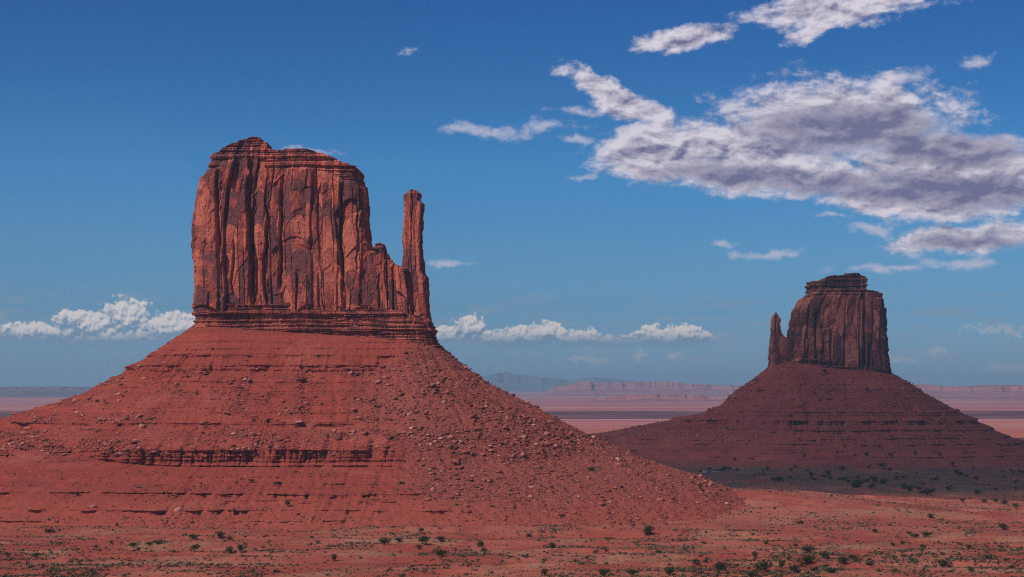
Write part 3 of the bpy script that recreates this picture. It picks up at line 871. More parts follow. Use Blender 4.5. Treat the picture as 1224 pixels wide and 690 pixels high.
build_cliff('spire', M_CLIFF_FAR, butte2,
            sides([(445, 917, 944), (432, 919, 943), (410, 920.5, 941.5), (405, 921, 940), (402, 921.3, 935), (395, 921.8, 931), (388, 922.3, 930), (384, 922.8, 930.5), (378, 923.5, 930), (374, 925, 929)], D2),
            line([(915, 444), (946, 440)], D2),
            line([(915, 376), (924, 375), (927, 374), (930, 376), (945, 378)], D2),
            D2 - 10, 14.0, 9.0, 220, 180, 117, S=1.1, cap_h=6.0, base_h=8.0, bow=1.0, flute=0.7, roof=1.0, jag=0.8)
LEDGES2 = [(14, 3, 0.8, 300, 900, 0), (2, 3, 0.8, 300, 900, 0), (-10, 4, 0.9, 300, 900, 0), (-24, 4, 0.9, 300, 900, 0), (-36, 3.5, 0.8, 300, 900, 0), (-48, 5, 1.0, 300, 900, 0), (-62, 8.0, 1.2, 300, 860, 4.0), (-78, 5, 1.1, 200, 1000, 0),
           (-86, 4, 1.0, 200, 1000, 0), (-93, 5, 1.2, 150, 1100, 0), (-102, 5, 1.2, 150, 1100, 0), (-111, 5, 1.2, 150, 1100, 0), (-119, 4.5, 1.1, 150, 1100, 0), (-127, 4.0, 1.0, 150, 1100, 0)]
PROF2 = {'l': [(0, 28), (35, 0), (66, -22), (78, -38), (113, -53), (182, -67), (280, -86), (370, -106), (460, -124), (580, -150)],
         'r': [(0, 20), (35, 0), (74, -23), (105, -43), (159, -70), (198, -91), (250, -110), (330, -128), (430, -150)],
         'f': [(0, 28), (60, -14), (120, -56), (170, -84), (240, -106), (320, -124), (390, -138), (470, -152)],
         'dip': [(xw(918, D2), 10), (xw(975, D2), 6), (xw(1000, D2), 2), (xw(1062, D2), -6)]}
CORE2 = (xw(990, D2), D2, xw(990 + 73, D2) - xw(990, D2), 64.0, 40.0)
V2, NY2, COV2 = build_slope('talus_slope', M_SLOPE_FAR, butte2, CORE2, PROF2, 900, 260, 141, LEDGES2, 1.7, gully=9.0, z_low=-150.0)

# ------------------------------------------------------------------ far escarpments and mountains


def escarpment(name, label, skyline, D, base_y, depth, seed, mat, jag=1.0, cliff_frac=0.45, cat='mesa'):
    """long mesa: skyline = photo polyline of its rim"""
    sx_, sz_ = pts(line(skyline, D))
    x0, x1 = sx_[0], sx_[-1]
    zb = -160.0
    n = 700
    xs = np.linspace(x0, x1, n)
    rim = np.interp(xs, sx_, sz_)
    S = D / 3000.0
    ci, cl, cd = cells(xs, 60 * S / 5, seed)
    rim = rim + jag * S * ((hsh(ci, seed + 1) - 0.5) * 2.0 + 1.4 * fbm(xs / (25 * S), xs * 0, 3, seed + 2))
    mean = depth * (0.18 * fbm(xs / (300 * S), xs * 0, 4, seed + 3) + 0.12 * fbm(xs / (40 * S), xs * 0, 3, seed + 4))
    mean = mean + (hsh(ci, seed + 6) - 0.5) * 8 * S
    endf = np.clip(np.minimum(xs - x0, x1 - xs) / (60 * S), 0, 1) ** 0.5
    rows = []
    prof = [(-1.0, 0.0), (-0.75, 0.10), (-0.55, 0.16), (-0.52, 0.22), (-0.35, 0.34), (-0.2, 0.46), (-0.1, 1 - cliff_frac), (-0.085, 1 - cliff_frac * 0.5), (-0.07, 1 - cliff_frac * 0.45), (-0.06, 1.0), (0.1, 1.0), (1.0, 0.98), (1.6, 0.0)]
    pr, pz = pts(prof)
    rr = np.concatenate([np.linspace(-1, -0.12, 26), np.linspace(-0.11, -0.05, 14), np.linspace(0, 1.6, 8)])
    for q in rr:
        hgt = np.interp(q, pr, pz)
        yy = D + q * depth + mean * sst(np.array(q), -1.05, -0.2) + (fbm(xs / (14 * S), xs * 0 + q * 3, 2, seed + 9) * 5 * S)
        z = zb + (rim - zb) * hgt * endf - 3
        if -0.95 < q < -0.1:
            z = z + (rim - zb) * 0.05 * fbm(xs / (18 * S), xs * 0 + q * 9, 3, seed + 12)
        rows.append(np.stack([xs, yy, z], -1))
    V = np.array(rows)
    o = place(name, V.reshape(-1, 3), grid_faces(len(rr), n), mat)
    return tag(o, label, cat)


M_MESA = cliff_mat('far_mesa_rock', 9.0, (0.50, 0.20, 0.175), (0.33, 0.12, 0.12), (0.60, 0.30, 0.24), 0.4)  # mesa rock lightened so its faces look sunlit
M_MESA_DIM = cliff_mat('dimmed_mesa_rock', 12.0, (0.22, 0.11, 0.13), (0.14, 0.075, 0.10), (0.30, 0.15, 0.15), 0.5)  # mesa rock darkened to violet, shade and haze put into its colour
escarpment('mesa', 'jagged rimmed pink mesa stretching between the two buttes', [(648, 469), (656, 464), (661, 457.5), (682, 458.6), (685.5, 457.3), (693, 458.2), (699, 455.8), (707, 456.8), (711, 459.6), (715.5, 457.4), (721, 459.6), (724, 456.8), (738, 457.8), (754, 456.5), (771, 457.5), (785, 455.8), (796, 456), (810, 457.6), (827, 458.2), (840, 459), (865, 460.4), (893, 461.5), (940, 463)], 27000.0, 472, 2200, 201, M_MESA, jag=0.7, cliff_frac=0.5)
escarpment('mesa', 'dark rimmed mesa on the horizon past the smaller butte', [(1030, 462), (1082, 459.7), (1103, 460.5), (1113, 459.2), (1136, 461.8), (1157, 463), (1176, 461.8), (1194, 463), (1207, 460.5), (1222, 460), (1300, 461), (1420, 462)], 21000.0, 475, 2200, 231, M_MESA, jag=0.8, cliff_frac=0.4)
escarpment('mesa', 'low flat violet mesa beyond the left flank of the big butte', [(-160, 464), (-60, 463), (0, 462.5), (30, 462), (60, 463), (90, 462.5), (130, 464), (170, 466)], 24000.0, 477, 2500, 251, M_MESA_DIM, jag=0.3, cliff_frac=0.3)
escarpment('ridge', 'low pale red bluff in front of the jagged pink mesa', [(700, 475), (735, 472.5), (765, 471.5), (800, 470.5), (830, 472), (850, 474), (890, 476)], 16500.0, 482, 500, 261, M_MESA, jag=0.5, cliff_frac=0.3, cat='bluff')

M_MOUNT = simple_mat('far_mountain_rock', (0.10, 0.10, 0.10), 0.95, var=0.25, scale=0.001)
mt = escarpment('mountains', '', [(470, 462), (520, 459), (560, 454), (585, 449), (600, 445.5), (606, 443.5), (614, 447), (630, 449), (655, 451), (680, 453.5), (700, 452.5), (715, 450.5), (725, 451), (745, 454), (790, 458), (840, 462)], 45000.0, 464, 4000, 271, M_MOUNT, jag=0.6, cliff_frac=0.55)
for kx in ('label', 'category'):
    del mt[kx]
mt['kind'] = 'structure'

# ------------------------------------------------------------------ clouds overhead, out of the picture, that shade the plain
def cloud_mat():
    m, k = material('cloud_vapour')
    p = k.n('NewGeometry').outputs['Position']
    n = k.noise(p, 0.0016, 5.0, 0.6)
    tr = k.n('BsdfTransparent')
    df = k.n('BsdfDiffuse', {'Color': (0.85, 0.86, 0.88)})
    tl = k.n('BsdfTranslucent', {'Color': (0.85, 0.86, 0.88)})
    wh = k.n('MixShader', {0: 0.45, 1: df.outputs[0], 2: tl.outputs[0]})
    fc = k.ramp(n, 0.32, 0.58, 0.20, 0.56)
    k.n('OutputMaterial', {'Surface': k.n('MixShader', {0: fc, 1: tr.outputs[0], 2: wh.outputs[0]}).outputs[0]})
    return m


M_CLOUD = cloud_mat()


def cloud(shx, shy, H, ra, rb, thick, seed):
    """flat-bottomed cloud whose shadow falls around (shx, shy) on the plain"""
    k = (H + 140) / SUN_DIR[2]
    cx, cy = shx + SUN_DIR[0] * k, shy + SUN_DIR[1] * k
    nu, nv_ = 160, 40
    u = np.linspace(0, 2 * math.pi, nu, endpoint=False)[None]
    v = np.linspace(0.02, math.pi - 0.02, nv_)[:, None]
    dx, dy, dz = np.sin(v) * np.cos(u), np.sin(v) * np.sin(u), np.cos(v) + 0 * u
    rim = 1 + 0.22 * fbm(np.cos(u) * 1.6 + 9, np.sin(u) * 1.6 + 4, 5, seed, 0.6)
    x, y = dx * rim * ra, dy * rim * rb
    bil = fbm(x / 260 + 3, y / 260, 4, seed + 4)
    z = np.where(dz > 0, dz * thick * (1 + 0.5 * bil), dz * thick * 0.15 * (1 + 0.4 * bil))
    V = np.stack([cx + x, cy + y, H + z], -1).reshape(-1, 3)
    o = place('cloud', V, grid_faces(nv_, nu, wrap=True, flip=True), M_CLOUD, smooth=True)
    o['kind'] = 'structure'


cloud(1000, 3330, 1500, 1250, 1620, 260, 301)
cloud(1500, 9000, 2600, 6500, 1250, 420, 311)

# ------------------------------------------------------------------ stones
def rock_variant(seed):
    rg = np.random.default_rng(seed)
    bm = bmesh.new()
    dirs = rg.normal(size=(10, 3))
    dirs /= np.linalg.norm(dirs, axis=1)[:, None]
    sc = np.array([rg.uniform(0.8, 1.5), rg.uniform(0.6, 1.0), rg.uniform(0.4, 0.8)])
    for q in dirs * rg.uniform(0.75, 1.15, (10, 1)) * sc:
        bm.verts.new(q)
    res = bmesh.ops.convex_hull(bm, input=bm.verts)
    for v in [v for v in bm.verts if not v.link_faces]:
        bm.verts.remove(v)
    bmesh.ops.triangulate(bm, faces=bm.faces)
    bm.verts.index_update()
    V = np.array([v.co[:] for v in bm.verts]) * 0.55
    T = np.array([[v.index for v in f.verts] for f in bm.faces])
    bm.free()
    return V, T


ROCKS = [rock_variant(500 + i) for i in range(10)]


def rot_mats(n, rg, tilt=1.0):
    q = rg.normal(size=(n, 4))
    q /= np.linalg.norm(q, axis=1)[:, None]
    a, b, c, e = q.T
    return np.stack([np.stack([1 - 2 * (c * c + e * e), 2 * (b * c - a * e), 2 * (b * e + a * c)], -1),
                     np.stack([2 * (b * c + a * e), 1 - 2 * (b * b + e * e), 2 * (c * e - a * b)], -1),
                     np.stack([2 * (b * e - a * c), 2 * (c * e + a * b), 1 - 2 * (b * b + c * c)], -1)], 1)


def merge(variants, pos, size, rg, spin_only=False, squash=None):
    Vs, Fs, base = [], [], 0
    pick = rg.integers(0, len(variants), len(pos))
    for k, (v, t) in enumerate(variants):
        idx = np.where(pick == k)[0]
        if not len(idx):
            continue
        if spin_only:
            an = rg.uniform(0, 2 * math.pi, len(idx))
            c, s_, z = np.cos(an), np.sin(an), an * 0
            Rm = np.stack([np.stack([c, -s_, z], -1), np.stack([s_, c, z], -1), np.stack([z, z, z + 1], -1)], 1)
        else:
            Rm = rot_mats(len(idx), rg)
        P_ = np.einsum('nij,vj->nvi', Rm, v) * size[idx][:, None, None] + pos[idx][:, None, :]
        Fs.append((t[None] + (np.arange(len(idx)) * len(v))[:, None, None]).reshape(-1, t.shape[1]) + base)
        Vs.append(P_.reshape(-1, 3))
        base += len(idx) * len(v)
    return np.concatenate(Vs), np.concatenate(Fs)


def stone_field(V, NY, cov, mask_fn, n, rg, smin, smax, alpha):
    P_ = V.reshape(-1, 3)
    a = V[1:, 1:] - V[:-1, 1:]
    b = V[1:, 1:] - V[1:, :-1]
    ar = np.linalg.norm(np.cross(a, b), axis=-1)
    area = np.zeros(V.shape[:2])
    area[1:, 1:] = np.minimum(ar, 6.0)
    wgt = area.ravel() * (NY.ravel() < 0.3) * mask_fn(P_, cov.ravel())
    idx = rg.choice(len(P_), n, p=wgt / wgt.sum())
    u = rg.random(n)
    size = smin * (1 - u * (1 - (smin / smax) ** alpha)) ** (-1 / alpha)
    pos = P_[idx] + rg.normal(size=(n, 3)) * [0.4, 0.4, 0.0]
    pos[:, 2] += size * 0.05
    return pos, size


def mask1(P_, cov):
    x, y, z = P_.T
    px, py = HX + x / y * F, HY - z / y * F
    cl = sst(fbm(px / 26, py / 12, 4, 61), -0.05, 0.35)
    ch = sst(fbm((px - 1.5 * py) / 22, (px + 0.7 * py) / 110, 4, 64), -0.12, 0.28)
    m = 0.03 + 0.05 * cl
    m = np.where((py > 440) & (py < 506), 0.16 + 1.5 * cl, m)
    m = np.where((py > 512) & (py < 545), 0.3 + 2.4 * sst(fbm(px / 40, py / 8, 3, 66), -0.15, 0.3), m)
    m = np.where((py > 566), 0.03 + 0.03 * cl, m)
    m = m + cov * (0.25 + 0.6 * cl + 0.9 * ch) * np.where(py > 600, 0.4, 1.0)
    return m * sst(z, -118, -82) ** 0.8 * (z < 40)


rg1 = np.random.default_rng(77)
pos, size = stone_field(V1, NY1, COV1, mask1, 80000, rg1, 0.6, 8.0, 2.25)
order = np.argsort(-size / pos[:, 1])
NB = 200
big, rest = order[:NB], order[NB:]
Vm, Fm = merge(ROCKS, pos[rest], size[rest], rg1, spin_only=True)
o = place('rubble', Vm, Fm, M_RUBBLE)
o['kind'] = 'stuff'
o['label'] = 'small angular stones strewn over the red debris slopes of the big butte'


def rock_mesh(i):
    me = np_mesh('boulder', ROCKS[i][0], ROCKS[i][1])
    me.materials.append(M_ROCK)
    return me


ROCK_ME = [rock_mesh(i) for i in range(len(ROCKS))]
for k, i in enumerate(big):
    ob = bpy.data.objects.new('boulder', ROCK_ME[k % len(ROCK_ME)])
    COL.objects.link(ob)
    ob.location = pos[i]
    ob.rotation_euler = (rg1.uniform(-0.4, 0.4), rg1.uniform(-0.4, 0.4), rg1.uniform(0, 6.28))
    ob.scale = (size[i],) * 3
    right = pos[i][0] > -75
    if right:
        tag(ob, 'angular red boulder on the rubble fan below the thumb of the big butte', 'boulder', 'boulders on the rubble fan')
    elif pos[i][2] > -31:
        tag(ob, 'loose red boulder on the steep apron under the big cliff', 'boulder', 'boulders on the upper apron')
    else:
        tag(ob, 'loose boulder among the ledges low on the big butte', 'boulder', 'boulders between the lower ledges')


def mask2(P_, cov):
    x, y, z = P_.T
    return (0.1 + sst(fbm(x / 45, z / 20, 3, 81), 0.0, 0.4)) * (z > -100)


pos2, size2 = stone_field(V2, NY2, COV2, mask2, 7000, np.random.default_rng(78), 1.3, 9.0, 2.3)
Vm, Fm = merge(ROCKS, pos2, size2, np.random.default_rng(79))
o = place('rubble', Vm, Fm, M_RUBBLE)
o['kind'] = 'stuff'
o['label'] = 'small stones on the shaded slopes of the smaller butte'

# ------------------------------------------------------------------ scrub (past counting) over the flats
def bush_variant(seed, n=26):
    """one low desert bush: short twiggy leaf blades in a flattened dome"""
    rg = np.random.default_rng(seed)
    Vv, Tt = [], []
    for i in range(n):
        th, ph = rg.uniform(0, 2 * math.pi), math.acos(rg.uniform(0.05, 1))
        rad = rg.uniform(0.45, 1.0) * (1 + 0.25 * math.sin(3 * th + seed))
        c = np.array([math.sin(ph) * math.cos(th) * rad, math.sin(ph) * math.sin(th) * rad, math.cos(ph) * rad * 0.75 + 0.05]) * 0.5
        b = len(Vv)
        for q in range(3):
            Vv.append(c + rg.normal(size=3) * 0.15)
        Tt.append((b, b + 1, b + 2))
    V = np.array(Vv)
    V[:, 2] = np.maximum(V[:, 2], -0.02)
    return V, np.array(Tt)


def dome_variant(seed):
    rg = np.random.default_rng(seed)
    bm = bmesh.new()
    bmesh.ops.create_icosphere(bm, subdivisions=1, radius=0.5)
    for v in bm.verts:
        v.co = v.co * rg.uniform(0.6, 1.2)
        v.co.z = max(v.co.z * 0.7 + 0.12, -0.05)
    bm.verts.index_update()
    V = np.array([v.co[:] for v in bm.verts])
    T = np.array([[v.index for v in f.verts] for f in bm.faces])
    bm.free()
    return V, T


BUSH = [dome_variant(900 + i) for i in range(5)] + [bush_variant(930 + i) for i in range(5)]
rg2 = np.random.default_rng(5)
n = 150000
Yc = 720 * (3300 / 720) ** rg2.random(n)
Xc = (rg2.random(n) - 0.5) * 0.72 * Yc
dn = sst(fbm(Xc / 30, Yc / 44, 5, 88, 0.62), -0.12, 0.42) ** 1.3 * 0.95 + 0.08
dn = dn + 0.5 * sst(Xc / Yc, 0.20, 0.27) * (1 - sst(Yc, 950, 1150)) * sst(fbm(Xc / 20, Yc / 30, 3, 93), -0.3, 0.2)
dn = dn + 0.55 * np.exp(-((Yc - 1262 - 14 * fbm(Xc / 60, Xc * 0, 2, 3)) / 16) ** 2) * (Xc < 60)
dn = dn * np.where(Yc > 1950, 0.7, 1.0)
zc = ground(Xc, Yc)
keep = rg2.random(n) < dn
# not on ground that a debris slope covers
from mathutils.kdtree import KDTree


def slope_height(Vs):
    """coarse lookup of the slope's top height over the plan"""
    x, y, z = Vs.reshape(-1, 3).T
    cell = 6.0
    tab = {}
    kx, ky = np.floor(x / cell).astype(int), np.floor(y / cell).astype(int)
    key = kx * 100003 + ky
    o_ = np.argsort(z)
    return dict(zip(key[o_].tolist(), z[o_].tolist())), cell


T1, CS = slope_height(V1)
T2, _ = slope_height(V2)


def surface(x, y):
    g = float(ground(x, y))
    key = math.floor(x / CS) * 100003 + math.floor(y / CS)
    return max(g, T1.get(key, -999.0) - 0.6, T2.get(key, -999.0) - 0.6)


ks = np.where(keep)[0]
hs = np.array([max(T1.get(math.floor(Xc[i] / CS) * 100003 + math.floor(Yc[i] / CS), -999.0), T2.get(math.floor(Xc[i] / CS) * 100003 + math.floor(Yc[i] / CS), -999.0)) for i in ks])
ok = hs < zc[ks] - 0.2
toe = (~ok) & (hs < -66) & (rg2.random(len(ks)) < 0.75)
zz_ = np.where(ok, zc[ks], hs - 0.3)
sel = ok | toe
ks, zz_ = ks[sel], zz_[sel]
sz = np.minimum(rg2.gamma(2.2, 0.34, len(ks)) + 0.4, 2.8)
Vm, Fm = merge(BUSH, np.stack([Xc[ks], Yc[ks], zz_], -1), sz, rg2, spin_only=True)
o = place('scrub', Vm, Fm, M_SCRUB)
o['kind'] = 'stuff'
o['label'] = 'low grey-brown desert scrub dotted over the red flats'

# dry grass between the scrub, likewise past counting
M_GRASS = plain_island_mat('dry_grass_blades', [(0.24, 0.15, 0.075), (0.34, 0.22, 0.11), (0.20, 0.15, 0.07), (0.40, 0.27, 0.15)])
ng = 110000
Yg = 740 * (2300 / 740) ** rg2.random(ng)
Xg = (rg2.random(ng) - 0.5) * 0.70 * Yg
dg_ = sst(fbm(Xg / 34, Yg / 46, 5, 188, 0.6), 0.0, 0.34) + 0.5 * np.exp(-((Yg - 1255 - 14 * fbm(Xg / 60, Xg * 0, 2, 3)) / 22) ** 2) * (Xg < 120) + 0.35 * sst(Xg, 60, 200) * sst(fbm(Xg / 50, Yg / 20, 4, 190), -0.1, 0.3)
zg = ground(Xg, Yg)
kx = np.where(rg2.random(ng) < dg_)[0]
hg = np.array([T1.get(math.floor(Xg[i] / CS) * 100003 + math.floor(Yg[i] / CS), -999.0) for i in kx])
kx = kx[hg < zg[kx] - 0.2]


def tuft_variant(seed):
    rg = np.random.default_rng(seed)
    Vv, Tt = [], []
    for i in range(9):
        an, ln = rg.uniform(0, 6.28), rg.uniform(0.5, 1.0)
        c_, s_ = math.cos(an), math.sin(an)
        b = len(Vv)
        Vv += [(c_ * .15 - s_ * .12, s_ * .15 + c_ * .12, -0.05), (c_ * .15 + s_ * .12, s_ * .15 - c_ * .12, -0.05), (c_ * .5 * ln, s_ * .5 * ln, 0.6 * ln)]
        Tt.append((b, b + 1, b + 2))
    return np.array(Vv), np.array(Tt)


Vm, Fm = merge([tuft_variant(960 + i) for i in range(6)], np.stack([Xg[kx], Yg[kx], zg[kx]], -1), rg2.uniform(0.5, 1.25, len(kx)), rg2, spin_only=True)
o = place('dry_grass', Vm, Fm, M_GRASS)
o['kind'] = 'stuff'
o['label'] = 'pale dry grass tufts between the scrub on the red flats'
print('scrub', len(ks), 'grass', len(kx))

# ------------------------------------------------------------------ junipers
def crown_variant(seed, n=520):
    rg = np.random.default_rng(seed)
    lobes = [(rg.uniform(-0.26, 0.26), rg.uniform(-0.26, 0.26), rg.uniform(0.28, 0.62), rg.uniform(0.20, 0.34)) for _ in range(7)]
    Vv, Tt = [], []
    for i in range(n):
        lx, ly, lz, lr = lobes[rg.integers(0, len(lobes))]
        dr = rg.normal(size=3)
        dr /= np.linalg.norm(dr)
        c = np.array([lx, ly, lz]) + dr * lr * rg.uniform(0.55, 1.05) * [1, 1, 0.85]
        c[2] = max(c[2], 0.06)
        t1 = rg.normal(size=3)
        t2 = rg.normal(size=3)
        s_ = rg.uniform(0.035, 0.075)
        b = len(Vv)
        Vv += [c - t1 / np.linalg.norm(t1) * s_, c + t1 / np.linalg.norm(t1) * s_, c + t2 / np.linalg.norm(t2) * s_ * 1.3]
        Tt.append((b, b + 1, b + 2))
    return np.array(Vv), np.array(Tt)


def trunk_variant(seed):
    rg = np.random.default_rng(seed)
    Vv, Ff = [], []

    def limb(p0, p1, r0, r1):
        b = len(Vv)
        ax = np.array(p1) - np.array(p0)
        u = np.cross(ax, [0.3, 0.2, 1.0])
        u /= np.linalg.norm(u)
        v = np.cross(ax, u)
        v /= np.linalg.norm(v)
        for p, r in ((p0, r0), (p1, r1)):
            for k in range(6):
                a = k * math.pi / 3
                Vv.append(np.array(p) + (u * math.cos(a) + v * math.sin(a)) * r)
        for k in range(6):
            Ff.append((b + k, b + (k + 1) % 6, b + 6 + (k + 1) % 6, b + 6 + k))
    limb((0, 0, -0.05), (0.03, 0.02, 0.22), 0.05, 0.035)
    for k in range(4):
        a = k * 1.6 + rg.uniform(0, 1)
        limb((0.03, 0.02, 0.2), (math.cos(a) * 0.25, math.sin(a) * 0.25, rg.uniform(0.4, 0.6)), 0.03, 0.010)
    return np.array(Vv), np.array(Ff)


def leaf_mesh(nm, vt, mat):
    me = np_mesh(nm, vt[0], vt[1])
    me.materials.append(mat)
    return me


CROWNS = [leaf_mesh('crown', crown_variant(700 + i), M_LEAF) for i in range(7)]
CROWNS_DRY = [leaf_mesh('crown', crown_variant(760 + i), M_LEAF_DRY) for i in range(3)]
TRUNKS = [leaf_mesh('trunk', trunk_variant(800 + i), M_BARK) for i in range(3)]
JN = [0]


def juniper(X, Y, Z, wid, hgt, label, group, dry=False, parts=True):
    k = JN[0]
    JN[0] += 1
    me = (CROWNS_DRY[k % 3] if dry else CROWNS[k % 7])
    if parts:
        r = thing('juniper' if not dry else 'brush', label, 'tree' if not dry else 'bush', (X, Y, Z - 0.1), group)
        c = bpy.data.objects.new('crown', me)
        t = bpy.data.objects.new('trunk', TRUNKS[k % 3])
        for q in (c, t):
            COL.objects.link(q)
            q.parent = r
    else:
        r = bpy.data.objects.new('juniper' if not dry else 'brush', me)
        COL.objects.link(r)
        r.location = (X, Y, Z - 0.1)
        tag(r, label, 'tree' if not dry else 'bush', group)
    r.rotation_euler = (0, 0, k * 2.399)
    r.scale = (wid, wid, hgt)


G_FLAT = 'junipers dotted over the near red flat'
L_FLAT = 'small dark juniper standing on the near red flat'
SPOTS = [  # photo column, row of its foot, width and height in photo pixels, own label
    (92, 627, 6, 4, None), (302, 628, 7, 4, None), (333, 628, 12, 5, 'flat dark juniper beside a grey bush at the toe of the big butte'), (231, 645, 12, 7, None), (263, 643, 12, 8, None), (275, 646, 7, 5, None),
    (160, 655, 9, 7, None), (166, 659, 6, 5, None), (188, 651, 12, 6, None), (177, 652, 8, 5, None), (233, 659, 9, 10, 'tall narrow juniper on bare red sand under the big butte'), (275, 662, 11, 9, None), (288, 660, 12, 10, None),
    (43, 667, 9, 7, None), (399, 671, 9, 9, None), (140, 630, 4, 5, None), (59, 636, 12, 4, None), (133, 650, 6, 4, None),
    (459, 652, 15, 10, 'broad lopsided juniper leftmost of a loose row on the red flat'), (503.6, 637, 6, 7, None), (504.6, 650, 14, 10, None), (527, 648, 13, 7, None), (528, 666, 13, 10, 'dense round juniper low and closest of its loose row'), (575.7, 654, 10, 8, None), (579, 661, 8, 7, None), (501, 657, 9, 6, None),
    (632, 642, 7, 5, None), (661, 655, 8, 7, None), (775.7, 640, 15, 11, 'lone big juniper on open pinkish sand, midway between the buttes'), (706, 617, 10, 5, None), (787, 661, 9, 4, None), (712, 662, 6, 5, None), (651, 688, 9, 8, None), (721, 689, 12, 10, None),
    (757, 689, 13, 9, None), (800, 688, 15, 9, None), (638, 587, 7, 3, None), (629, 612, 4, 3, None), (477, 648, 11, 6, None),
    (1112, 620, 8, 6, None), (956, 627, 8, 5, None), (1045, 637, 7, 5, None), (1199, 634, 13, 8, 'wide juniper near the edge of the red flat below the smaller butte'), (1109, 642, 12, 7, None), (1096, 643, 11, 6, None), (1087, 639, 7, 4, None), (1067, 653, 6, 5, None),
    (1078.5, 650, 6, 4, None), (1104, 656, 7, 6, None), (1158.5, 656, 8, 5, None), (965, 661, 17, 9, 'broad dark juniper topmost of a close cluster'), (984, 668, 14, 9, None), (963.6, 675, 18, 12, 'large ragged juniper lowest of a close cluster'), (1009, 675, 13, 9, None), (1020, 670, 12, 8, None),
    (914, 684, 19, 14, 'largest rounded juniper standing on pinkish sand'), (934, 680, 9, 10, None), (861, 682, 18, 11, 'broad low juniper standing apart on the pinkish sand'), (831, 674, 9, 7, None), (844, 672, 6, 4, None), (902, 667, 8, 8, None), (916, 651, 5, 5, None), (950, 654, 6, 5, None),
    (949, 685, 16, 9, None), (973, 683, 7, 5, None), (996, 685, 17, 7, None), (1130, 678, 15, 10, 'dark juniper on the brownish brush slope'), (898, 691, 16, 9, None), (926, 609, 4, 3, None), (994, 594, 4, 3, None)]
for (px, py, wd, hg, lb) in SPOTS:
    X, Y, Z = on_ground(px, py)
    Z = surface(X, Y)
    s_ = Y / F
    juniper(X, Y, Z, wd * s_ * 1.2, max(hg * s_ * 1.25, 1.2), lb or L_FLAT, None if lb else G_FLAT)
X, Y, Z = on_ground(344, 630)
juniper(X, Y, surface(X, Y), 10 * Y / F, 11 * Y / F, 'upright grey leafless-looking bush beside a flat juniper at the toe of the big butte', None, dry=True)
for (px, py, wd, hg) in [(480, 690, 12, 7), (115, 655, 9, 5), (380, 650, 8, 5), (700, 668, 9, 5), (1040, 676, 12, 6), (1090, 672, 12, 7), (1180, 668, 14, 8), (1210, 680, 12, 8), (1160, 684, 14, 8), (1070, 684, 10, 6), (1195, 655, 10, 5), (600, 672, 8, 4), (330, 684, 10, 5), (840, 650, 8, 4), (900, 640, 8, 4)]:
    X, Y, Z = on_ground(px, py)
    juniper(X, Y, Z, wd * Y / F, hg * Y / F, 'grey-brown brush tuft on the near flat', 'brush tufts on the near flat', dry=True)
G_FAR, L_FAR = 'trees on the shaded flat', 'tiny dark tree on the shaded scrub flat before the smaller butte'
FAR = [(933, 575, 12, 5), (925, 575, 6, 4), (969, 570, 6, 5), (990, 569, 7, 6), (985, 572, 5, 4), (1027, 582, 16, 7), (1021, 583, 10, 5), (1044, 576, 9, 6), (1042, 584, 9, 5), (1037, 577, 6, 4), (1008, 575, 8, 4), (1015, 578, 6, 4), (1056, 579, 12, 5),
       (1087, 587, 11, 6), (1080, 584, 9, 5), (1098, 586, 7, 4), (1108, 592, 16, 7), (1114, 590, 8, 6), (1100, 591, 7, 4), (1133, 587, 7, 5), (1169, 591, 8, 5), (1202, 603, 9, 5), (1214, 607, 7, 5), (1176, 601, 8, 4), (1190, 600, 8, 4), (1148, 569, 8, 5), (1143, 566, 6, 4),
       (946, 554, 3, 3), (1006, 563, 7, 5), (1022, 558, 5, 3), (1036, 558, 5, 4), (1064, 558, 5, 4), (1057, 562, 5, 3), (1139, 560, 6, 4), (1150, 600, 6, 4), (862, 563, 8, 3), (838, 564, 9, 2), (848, 562, 6, 3), (872, 562, 5, 3), (880, 563, 5, 3), (866, 561, 6, 3), (857, 564, 5, 2)]
rg3 = np.random.default_rng(99)
for i in range(70):
    px = rg3.uniform(850, 1224)
    FAR.append((px, 556 + (px - 850) * 0.045 + rg3.normal() * 9, rg3.uniform(2.5, 6), rg3.uniform(2, 4)))
for (px, py, wd, hg) in FAR:
    X, Y, Z = on_ground(px, py)
    juniper(X, Y, surface(X, Y), wd * 1.25 * Y / F, max(1.5, hg * 1.5 * Y / F), L_FAR, G_FAR, parts=True)

# ------------------------------------------------------------------ a few vehicles parked on the shaded flat
def box(bm, x0, x1, y0, y1, z0, z1, taper=0.0):
    vs = [bm.verts.new(p) for p in ((x0, y0, z0), (x1, y0, z0), (x1, y1, z0), (x0, y1, z0), (x0 + taper, y0 + taper * .4, z1), (x1 - taper, y0 + taper * .4, z1), (x1 - taper, y1 - taper * .4, z1), (x0 + taper, y1 - taper * .4, z1))]
    for f in ((3, 2, 1, 0), (4, 5, 6, 7), (0, 1, 5, 4), (1, 2, 6, 5), (2, 3, 7, 6), (3, 0, 4, 7)):
        bm.faces.new([vs[i] for i in f])


def bm_obj(name, bm, mat, parent):
    me = bpy.data.meshes.new(name)
    bm.to_mesh(me)
    bm.free()
    me.materials.append(mat)
    ob = bpy.data.objects.new(name, me)
    COL.objects.link(ob)
    ob.parent = parent
    return ob


M_TYRE = simple_mat('tyre_rubber', (0.03, 0.03, 0.03), 0.9)
M_GLASS = simple_mat('dark_glass', (0.03, 0.035, 0.04), 0.15)


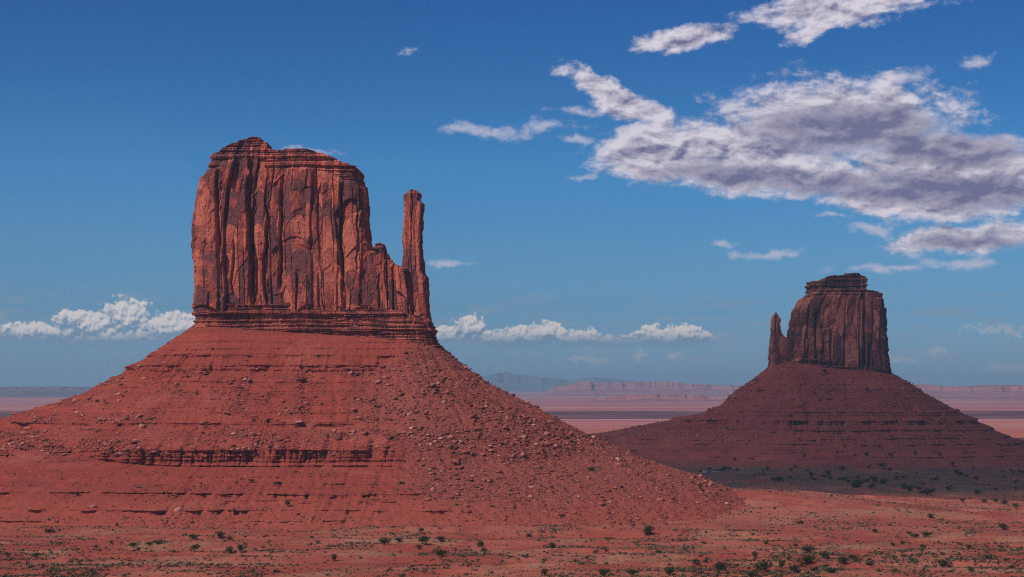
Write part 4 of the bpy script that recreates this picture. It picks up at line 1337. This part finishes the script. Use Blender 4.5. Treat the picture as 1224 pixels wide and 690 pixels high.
def vehicle(px, py, kind, colour, label):
    X, Y, Z = on_ground(px, py)
    r = thing('parked_' + kind, label, kind, (X, Y, Z))
    paint = simple_mat(kind + '_paint', colour, 0.4, var=0.05)
    bm = bmesh.new()
    if kind == 'van':
        box(bm, -3.0, 3.0, -1.05, 1.05, 0.4, 1.4)
        box(bm, -3.0, 2.5, -1.04, 1.04, 1.402, 2.7, 0.18)
        gx = (-2.4, 2.2)
        gz = (1.6, 2.2)
        sd = 1.1
    else:
        box(bm, -2.3, 2.3, -0.9, 0.9, 0.35, 0.95)
        box(bm, -1.7, 1.2, -0.88, 0.88, 0.952, 1.6, 0.35)
        gx = (-1.3, 0.75)
        gz = (1.02, 1.45)
        sd = 0.9
    bmesh.ops.bevel(bm, geom=list(bm.edges), offset=0.06, segments=2, affect='EDGES')
    bm_obj('body', bm, paint, r)
    bm = bmesh.new()
    box(bm, gx[0], gx[1], -sd, -sd + 0.22, gz[0], gz[1], 0.1)
    bm_obj('window', bm, M_GLASS, r)
    for wx in (-1.5, 1.5):
        for wy in (-0.85, 0.85):
            bm = bmesh.new()
            bmesh.ops.create_cone(bm, cap_ends=True, segments=20, radius1=0.36, radius2=0.36, depth=0.24)
            bmesh.ops.rotate(bm, verts=bm.verts, cent=(0, 0, 0), matrix=__import__('mathutils').Matrix.Rotation(radians(90), 3, 'X'))
            bmesh.ops.translate(bm, verts=bm.verts, vec=(wx, wy, 0.36))
            bm_obj('wheel', bm, M_TYRE, r)


vehicle(842, 565.2, 'van', (0.75, 0.66, 0.5), 'cream van parked by scrub beyond the debris slope')
vehicle(847, 565.6, 'car', (0.05, 0.10, 0.25), 'dark blue car parked beside the cream van')
vehicle(853.5, 564.2, 'car', (0.65, 0.68, 0.72), 'silver car parked past the blue car')
vehicle(857.5, 564.4, 'car', (0.35, 0.42, 0.52), 'grey-blue car parked past the silver car')

# ------------------------------------------------------------------ the air
HAZE_DENSITY = 3.3e-5
bm = bmesh.new()
box(bm, -72000, 72000, -4200, 96000, -175, 420)
me = bpy.data.meshes.new('haze')
bm.to_mesh(me)
bm.free()
hz = bpy.data.objects.new('haze', me)
COL.objects.link(hz)
hz['kind'] = 'stuff'
m, k = material('clear_desert_air')
vol = k.n('VolumePrincipled', {'Color': (0.50, 0.75, 0.96), 'Density': HAZE_DENSITY, 'Anisotropy': 0.0})
k.n('OutputMaterial', {'Volume': vol.outputs[0]})
me.materials.append(m)
